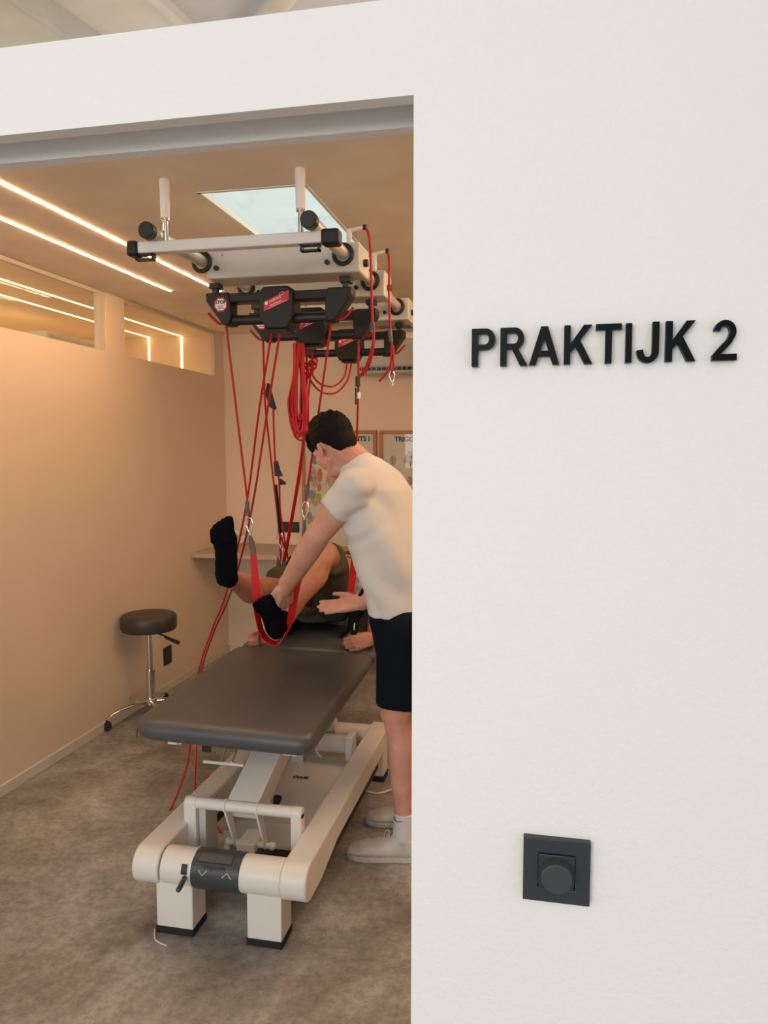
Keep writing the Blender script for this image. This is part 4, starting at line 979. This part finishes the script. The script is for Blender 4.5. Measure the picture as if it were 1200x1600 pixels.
# shorts
so = MB(); so.loft([(P(633, 930, 2.92), Lf*.160, Fw*.100), (P(634, 965, 2.93), Lf*.172, Fw*.118), (P(634, 1010, 2.94), V((0, -.20, 0)), V((-.118, 0, 0)))], 32)
for hy, kk in ((2.84, knN), (3.06, knF)):
    so.ell(V((P(632, 985, 2.84).x, hy, P(630, 985, 2.84).z)), (.108, .104, .11)); so.cyl(V((P(630, 985, 2.84).x, hy, P(630, 985, 2.84).z)), V((P(625, 1099, 2.84).x, hy-.005, P(625, 1099, 2.84).z)), .100, .094, seg=32)
def sf(co, no): return co+no*(noise.noise(V((co.x*8, co.y*8, co.z*3)))*.012)
remeshed(so, 'shorts', NAVY, th, voxel=.007, smooth=4, fn=sf)
# socks and shoes
def shoe(an, toe, parent_, nm='shoe'):
    toe = V(toe); heel = V((an.x+.065, an.y, 0)); d = V((toe.x-heel.x, toe.y-heel.y, 0)); L = d.length; d.normalize(); s = V((-d.y, d.x, 0)); up = V((0, 0, 1))
    secs = []; spec = [(0, .018, .030), (.03, .030, .045), (.12, .037, .052), (.25, .040, .058), (.36, .041, .058), (.48, .045, .050), (.60, .049, .042), (.74, .051, .034), (.86, .046, .027), (.95, .034, .020), (1, .014, .010)]
    m = MB()
    for t, w, hgt in spec: secs.append((heel+d*L*t+up*(.014+hgt*.62), s*w, up*hgt*.75))
    m.loft(secs, 28)
    m.cyl(heel+d*.052+up*.05, heel+d*.058+up*.088, .040, .043, seg=28)
    o = remeshed(m, nm, SHOE, parent_, voxel=.005, smooth=4, fn=lambda c, n: V((c.x, c.y, max(c.z, .010)))+n*noise.noise(c*35)*.003)
    k = MB(); poly = []
    for t, w, hgt in spec: poly.append(heel+d*L*t+s*(w+.003))
    for t, w, hgt in reversed(spec): poly.append(heel+d*L*t-s*(w+.003))
    n = len(poly); k.add([p+up*.0 for p in poly]+[p+up*.022 for p in poly], [tuple(range(n)), tuple(range(n, 2*n))[::-1]]+[(i, (i+1) % n, n+(i+1) % n, n+i) for i in range(n)])
    k.link('sole', SOLE, o, bevel=.004)
    lc = MB()
    for j in range(5):
        t = .40+j*.065; zc = .014+.62*(.062-.09*(t-.38))+.75*(.062-.09*(t-.38))
        c = heel+d*L*t; hw = .026
        lc.sweep(curve_pts([c-s*hw-up*0+up*(zc-.012), c+up*(zc+.002)+d*.008, c+s*hw+up*(zc-.012)], 5), .0026, 6)
        lc.sweep(curve_pts([c+s*hw+up*(zc-.012), c+up*(zc+.003)-d*.01, c-s*hw+up*(zc-.004)-d*.02], 5), .0026, 6)
    c = heel+d*L*.40+up*.085-s*.02
    lc.sweep(curve_pts([c, c-s*.02+up*.008+d*.02, c-s*.03+up*-.02+d*.03, c-s*.01+d*.005], 6), .0024, 6); lc.sweep(curve_pts([c, c-s*.03-up*.02+d*.03, c-s*.034-up*.045+d*.05], 6), .0024, 6)
    lc.link('laces', LACE, o)
shoe(anN, (P(543, 1335, 2.80).x, 2.79, 0), th); shoe(V((anF.x, anF.y, anN.z)), (P(572, 1283, 3.07).x, 3.07, 0), th)
for an in (anN, anF):
    m = MB(); m.loft([(an+V((.0, 0, .055)), (.0405, 0, 0), (0, .0405, 0)), (an+V((0, 0, .03)), (.041, 0, 0), (0, .041, 0)), (an+V((-.004, 0, -.04)), (.044, 0, 0), (0, .042, 0)), (an+V((-.01, 0, -.09)), (.046, 0, 0), (0, .04, 0))], 28)
    sk_ = m.link('sock', SOCKW, th, bevel=.003)
    q = an+V((-.024, -.034, .038)); sw_ = MB(); sw_.sweep(curve_pts([q+V((-.016, .014, .005)), q+V((-.006, .002, -.005)), q+V((.006, -.0045, -.0055)), q+V((.026, -.0055, -.001))], 6), .0016, 6); sw_.link('sock_mark', INK, sk_)

# ---- lying man
pt = thing('person', (-1.12, 4.0, .66), 'person lying on the couch in olive shorts, one black sock raised', 'person')
pb = MB(); PH = P(542, 889, 4.5)
T2, HM2 = head(pb, PH, V((.05, -.62, .75)), V((-.0, .72, .68)))
pel = P(497, 942, 3.92); ch = P(548, 915, 4.35); ch.x = -1.17; ch.z = .77
pb.cap(T2(0, -.03, -.03), ch+V((0, .08, .02)), .052, .06)
X_ = V((1, 0, 0))
pb.loft([(pel+V((0, 0, .01)), X_*.14, V((0, .02, .075))), (pel.lerp(ch, .5), X_*.14, V((0, 0, .09))), (ch, X_*.16, V((0, 0, .10))), (ch+V((0, .1, .02)), X_*.12, V((0, 0, .06)))], 24)
# right leg (raised, image left)
hR = P(482, 935, 3.86); kR = P(408, 922, 3.48); aR = P(356, 903, 3.10)
pb.cap(hR, kR, .088, .068); pb.cap(kR, kR.lerp(aR, .1), .066, .062)
cR = kR.lerp(aR, .32)+V((0, 0, -.016)); pb.cap(kR.lerp(aR, .08), cR, .060, .067); pb.cap(cR, kR.lerp(aR, .68), .067, .050); pb.cap(kR.lerp(aR, .6), aR, .050, .040)
# left leg (knee up, foot in sling)
hL = P(524, 940, 3.86); kL = P(510, 866, 3.46); aL = P(447, 968, 3.16)
pb.cap(hL, kL, .088, .060); pb.cap(kL, kL.lerp(aL, .15), .058, .052); cL = kL.lerp(aL, .35)+V((.01, .02, -.005)); pb.cap(kL.lerp(aL, .1), cL, .050, .055); pb.cap(cL, kL.lerp(aL, .7), .055, .040); pb.cap(kL.lerp(aL, .6), aL, .042, .036)
# arms
def arm(sh_, el_, wr_): pb.cap(sh_, el_, .050, .042); pb.cap(el_, el_.lerp(wr_, .35), .042, .040); pb.cap(el_.lerp(wr_, .35), wr_, .040, .027)
sL = V((ch.x+.20, 4.36, .78)); eL = P(590, 950, 3.92); wL = P(581, 999, 3.48)
arm(sL, eL, wL); hand(pb, wL, V((-.82, -.5, -.15)), V((.45, .85, 0)), -1, (.7, 1.3, .9), 1.0, spread=.0, tcurl=.9, tang=.35, wr=.026)
sR = V((ch.x-.20, 4.36, .78)); eR = V((-1.50, 4.02, .74)); wR = P(424, 997, 3.52)
arm(sR, eR, wR); hand(pb, wR, V((-.85, -.5, -.02)), V((.5, -.85, 0)), 1, (1.0, 1.35, .8), .98, spread=.0, tcurl=.5, tang=.5, wr=.026)
remeshed(pb, 'body', SKINL, pt, voxel=.0048, smooth=4)
h = MB(); h.ell(T2(0, -.018, .042), (.081, .098, .088), HM2); HI2 = HM2.inverted()
remeshed(h, 'hair', HAIRB, pt, voxel=.004, smooth=2, cut=lambda c: (HI2 @ (c-PH)).z < (.055 if (HI2 @ (c-PH)).y > .03 else .0))
for s in (-1, 1):
    MB().cap(T2(s*.014, .100, .020), T2(s*.046, .082, .020), .004, .003).link('eyebrow', HAIRB, pt)
# olive shorts
so = MB(); so.loft([(pel+V((0, .10, .01)), X_*.168, V((0, .02, .115))), (pel+V((0, 0, .015)), X_*.180, V((0, .03, .112))), (pel+V((0, -.08, .015)), X_*.175, V((0, .03, .105)))], 32)
hemR = P(434, 912, 3.60); so.ell(hR, .104); so.ell(hL, .108); so.cyl(hR+V((0, .03, .01)), hemR, .105, .098, seg=32)
dL = (kL-hL).normalized(); hemL = hL.lerp(kL, .93); so.cyl(hL-dL*.01, hemL, .112, .094, seg=32)
def of(co, no): return co+no*(math.sin(noise.noise(co*5)*9+co.z*30)*.0035+noise.noise(co*11)*.007)
remeshed(so, 'shorts', OLIVE, pt, voxel=.0065, smooth=4, fn=of)
ts = MB(); ts.loft([(pel+V((0, .10, .0)), X_*.17, V((0, 0, .108))), (pel.lerp(ch, .55), X_*.168, V((0, 0, .11))), (ch, X_*.19, V((0, 0, .102))), (ch+V((0, .1, .02)), X_*.15, V((0, 0, .085))), (ch+V((0, .16, .03)), X_*.08, V((0, 0, .065)))], 28)
ts.cyl(sL, sL.lerp(eL, .92), .07, .058, seg=24); ts.cyl(sR, sR.lerp(eR, .6), .07, .058, seg=24); ts.ell(sL, .07); ts.ell(sR, .07)
remeshed(ts, 'striped_shirt', CHECK, pt, voxel=.0065, smooth=4, fn=lambda c, n: c+n*noise.noise(c*12)*.008)
# socks: a foot shape each. heel point, toe direction, sole normal
def sockfoot(an, heel, toe, sole_n, side, w=.0, cuff=.05, legdir=None, name='sock'):
    m = MB(); heel = V(heel); toe = V(toe); d = (toe-heel); L = d.length; d.normalize(); n = V(sole_n); n = (n-d*n.dot(d)).normalized(); s = d.cross(n)*side
    spec = [(.0, .020, .012), (.04, .038, .026), (.15, .045, .034), (.32, .042, .032), (.5, .044, .028), (.66, .056, .023), (.74, .053, .019), (.78, .045, .014)]
    spec = [(t, max(w_, w) if .1 < t < .85 else w_, h_) for t, w_, h_ in spec]
    secs = [(heel+d*L*t-n*h_+s*(.010*math.sin(t*3)), s*w_, n*h_) for t, w_, h_ in spec]
    m.loft(secs, 24)
    for k, (o_, ln, r) in enumerate(((.034, 1.0, .0200), (.010, .965, .0150), (-.010, .925, .0145), (-.027, .880, .0140), (-.041, .83, .0130))):
        m.cap(heel+d*L*.64+s*o_*.95-n*.016, heel+d*(L*ln-r)+s*o_-n*.013, r*1.1, r)
    m.cap(heel+d*L*.30-n*.045, heel+d*L*.12-n*.07, .032, .038)
    m.cap(heel+d*L*.62-n*.02, heel+d*L*.22-n*.065, .026, .036)
    m.cap(heel+d*L*.10-n*.035, an, .036, .040)
    if legdir is not None: m.cyl(an, an+V(legdir).normalized()*cuff, .0425, .0435)
    return remeshed(m, name, SOCKB, pt, voxel=.0042, smooth=3, fn=lambda c, nn: c+nn*noise.noise(c*40)*.0018)
hl = P(349, 916, 3.03); to = P(344, 806, 3.02)
sockfoot(aR, hl, to, V((.10, -1, .02)), 1, w=.050, legdir=(kR-aR), cuff=.02)
hl2 = P(430, 1000, 3.05); to2 = P(405, 933, 2.93)
sockfoot(aL+V((-.01, 0, 0)), hl2, to2, V((-.08, -.95, -.35)), 1, w=.052, legdir=(kL-aL), cuff=.02)
# wedding ring on the visible right hand
MB().sweep([P(558, 1010, 3.42)+V((.0, .0095*math.cos(t), .0095*math.sin(t))) for t in [2*math.pi*i/20 for i in range(20)]], .0013, 6, closed=True).link('finger_ring', CHROME, pt)
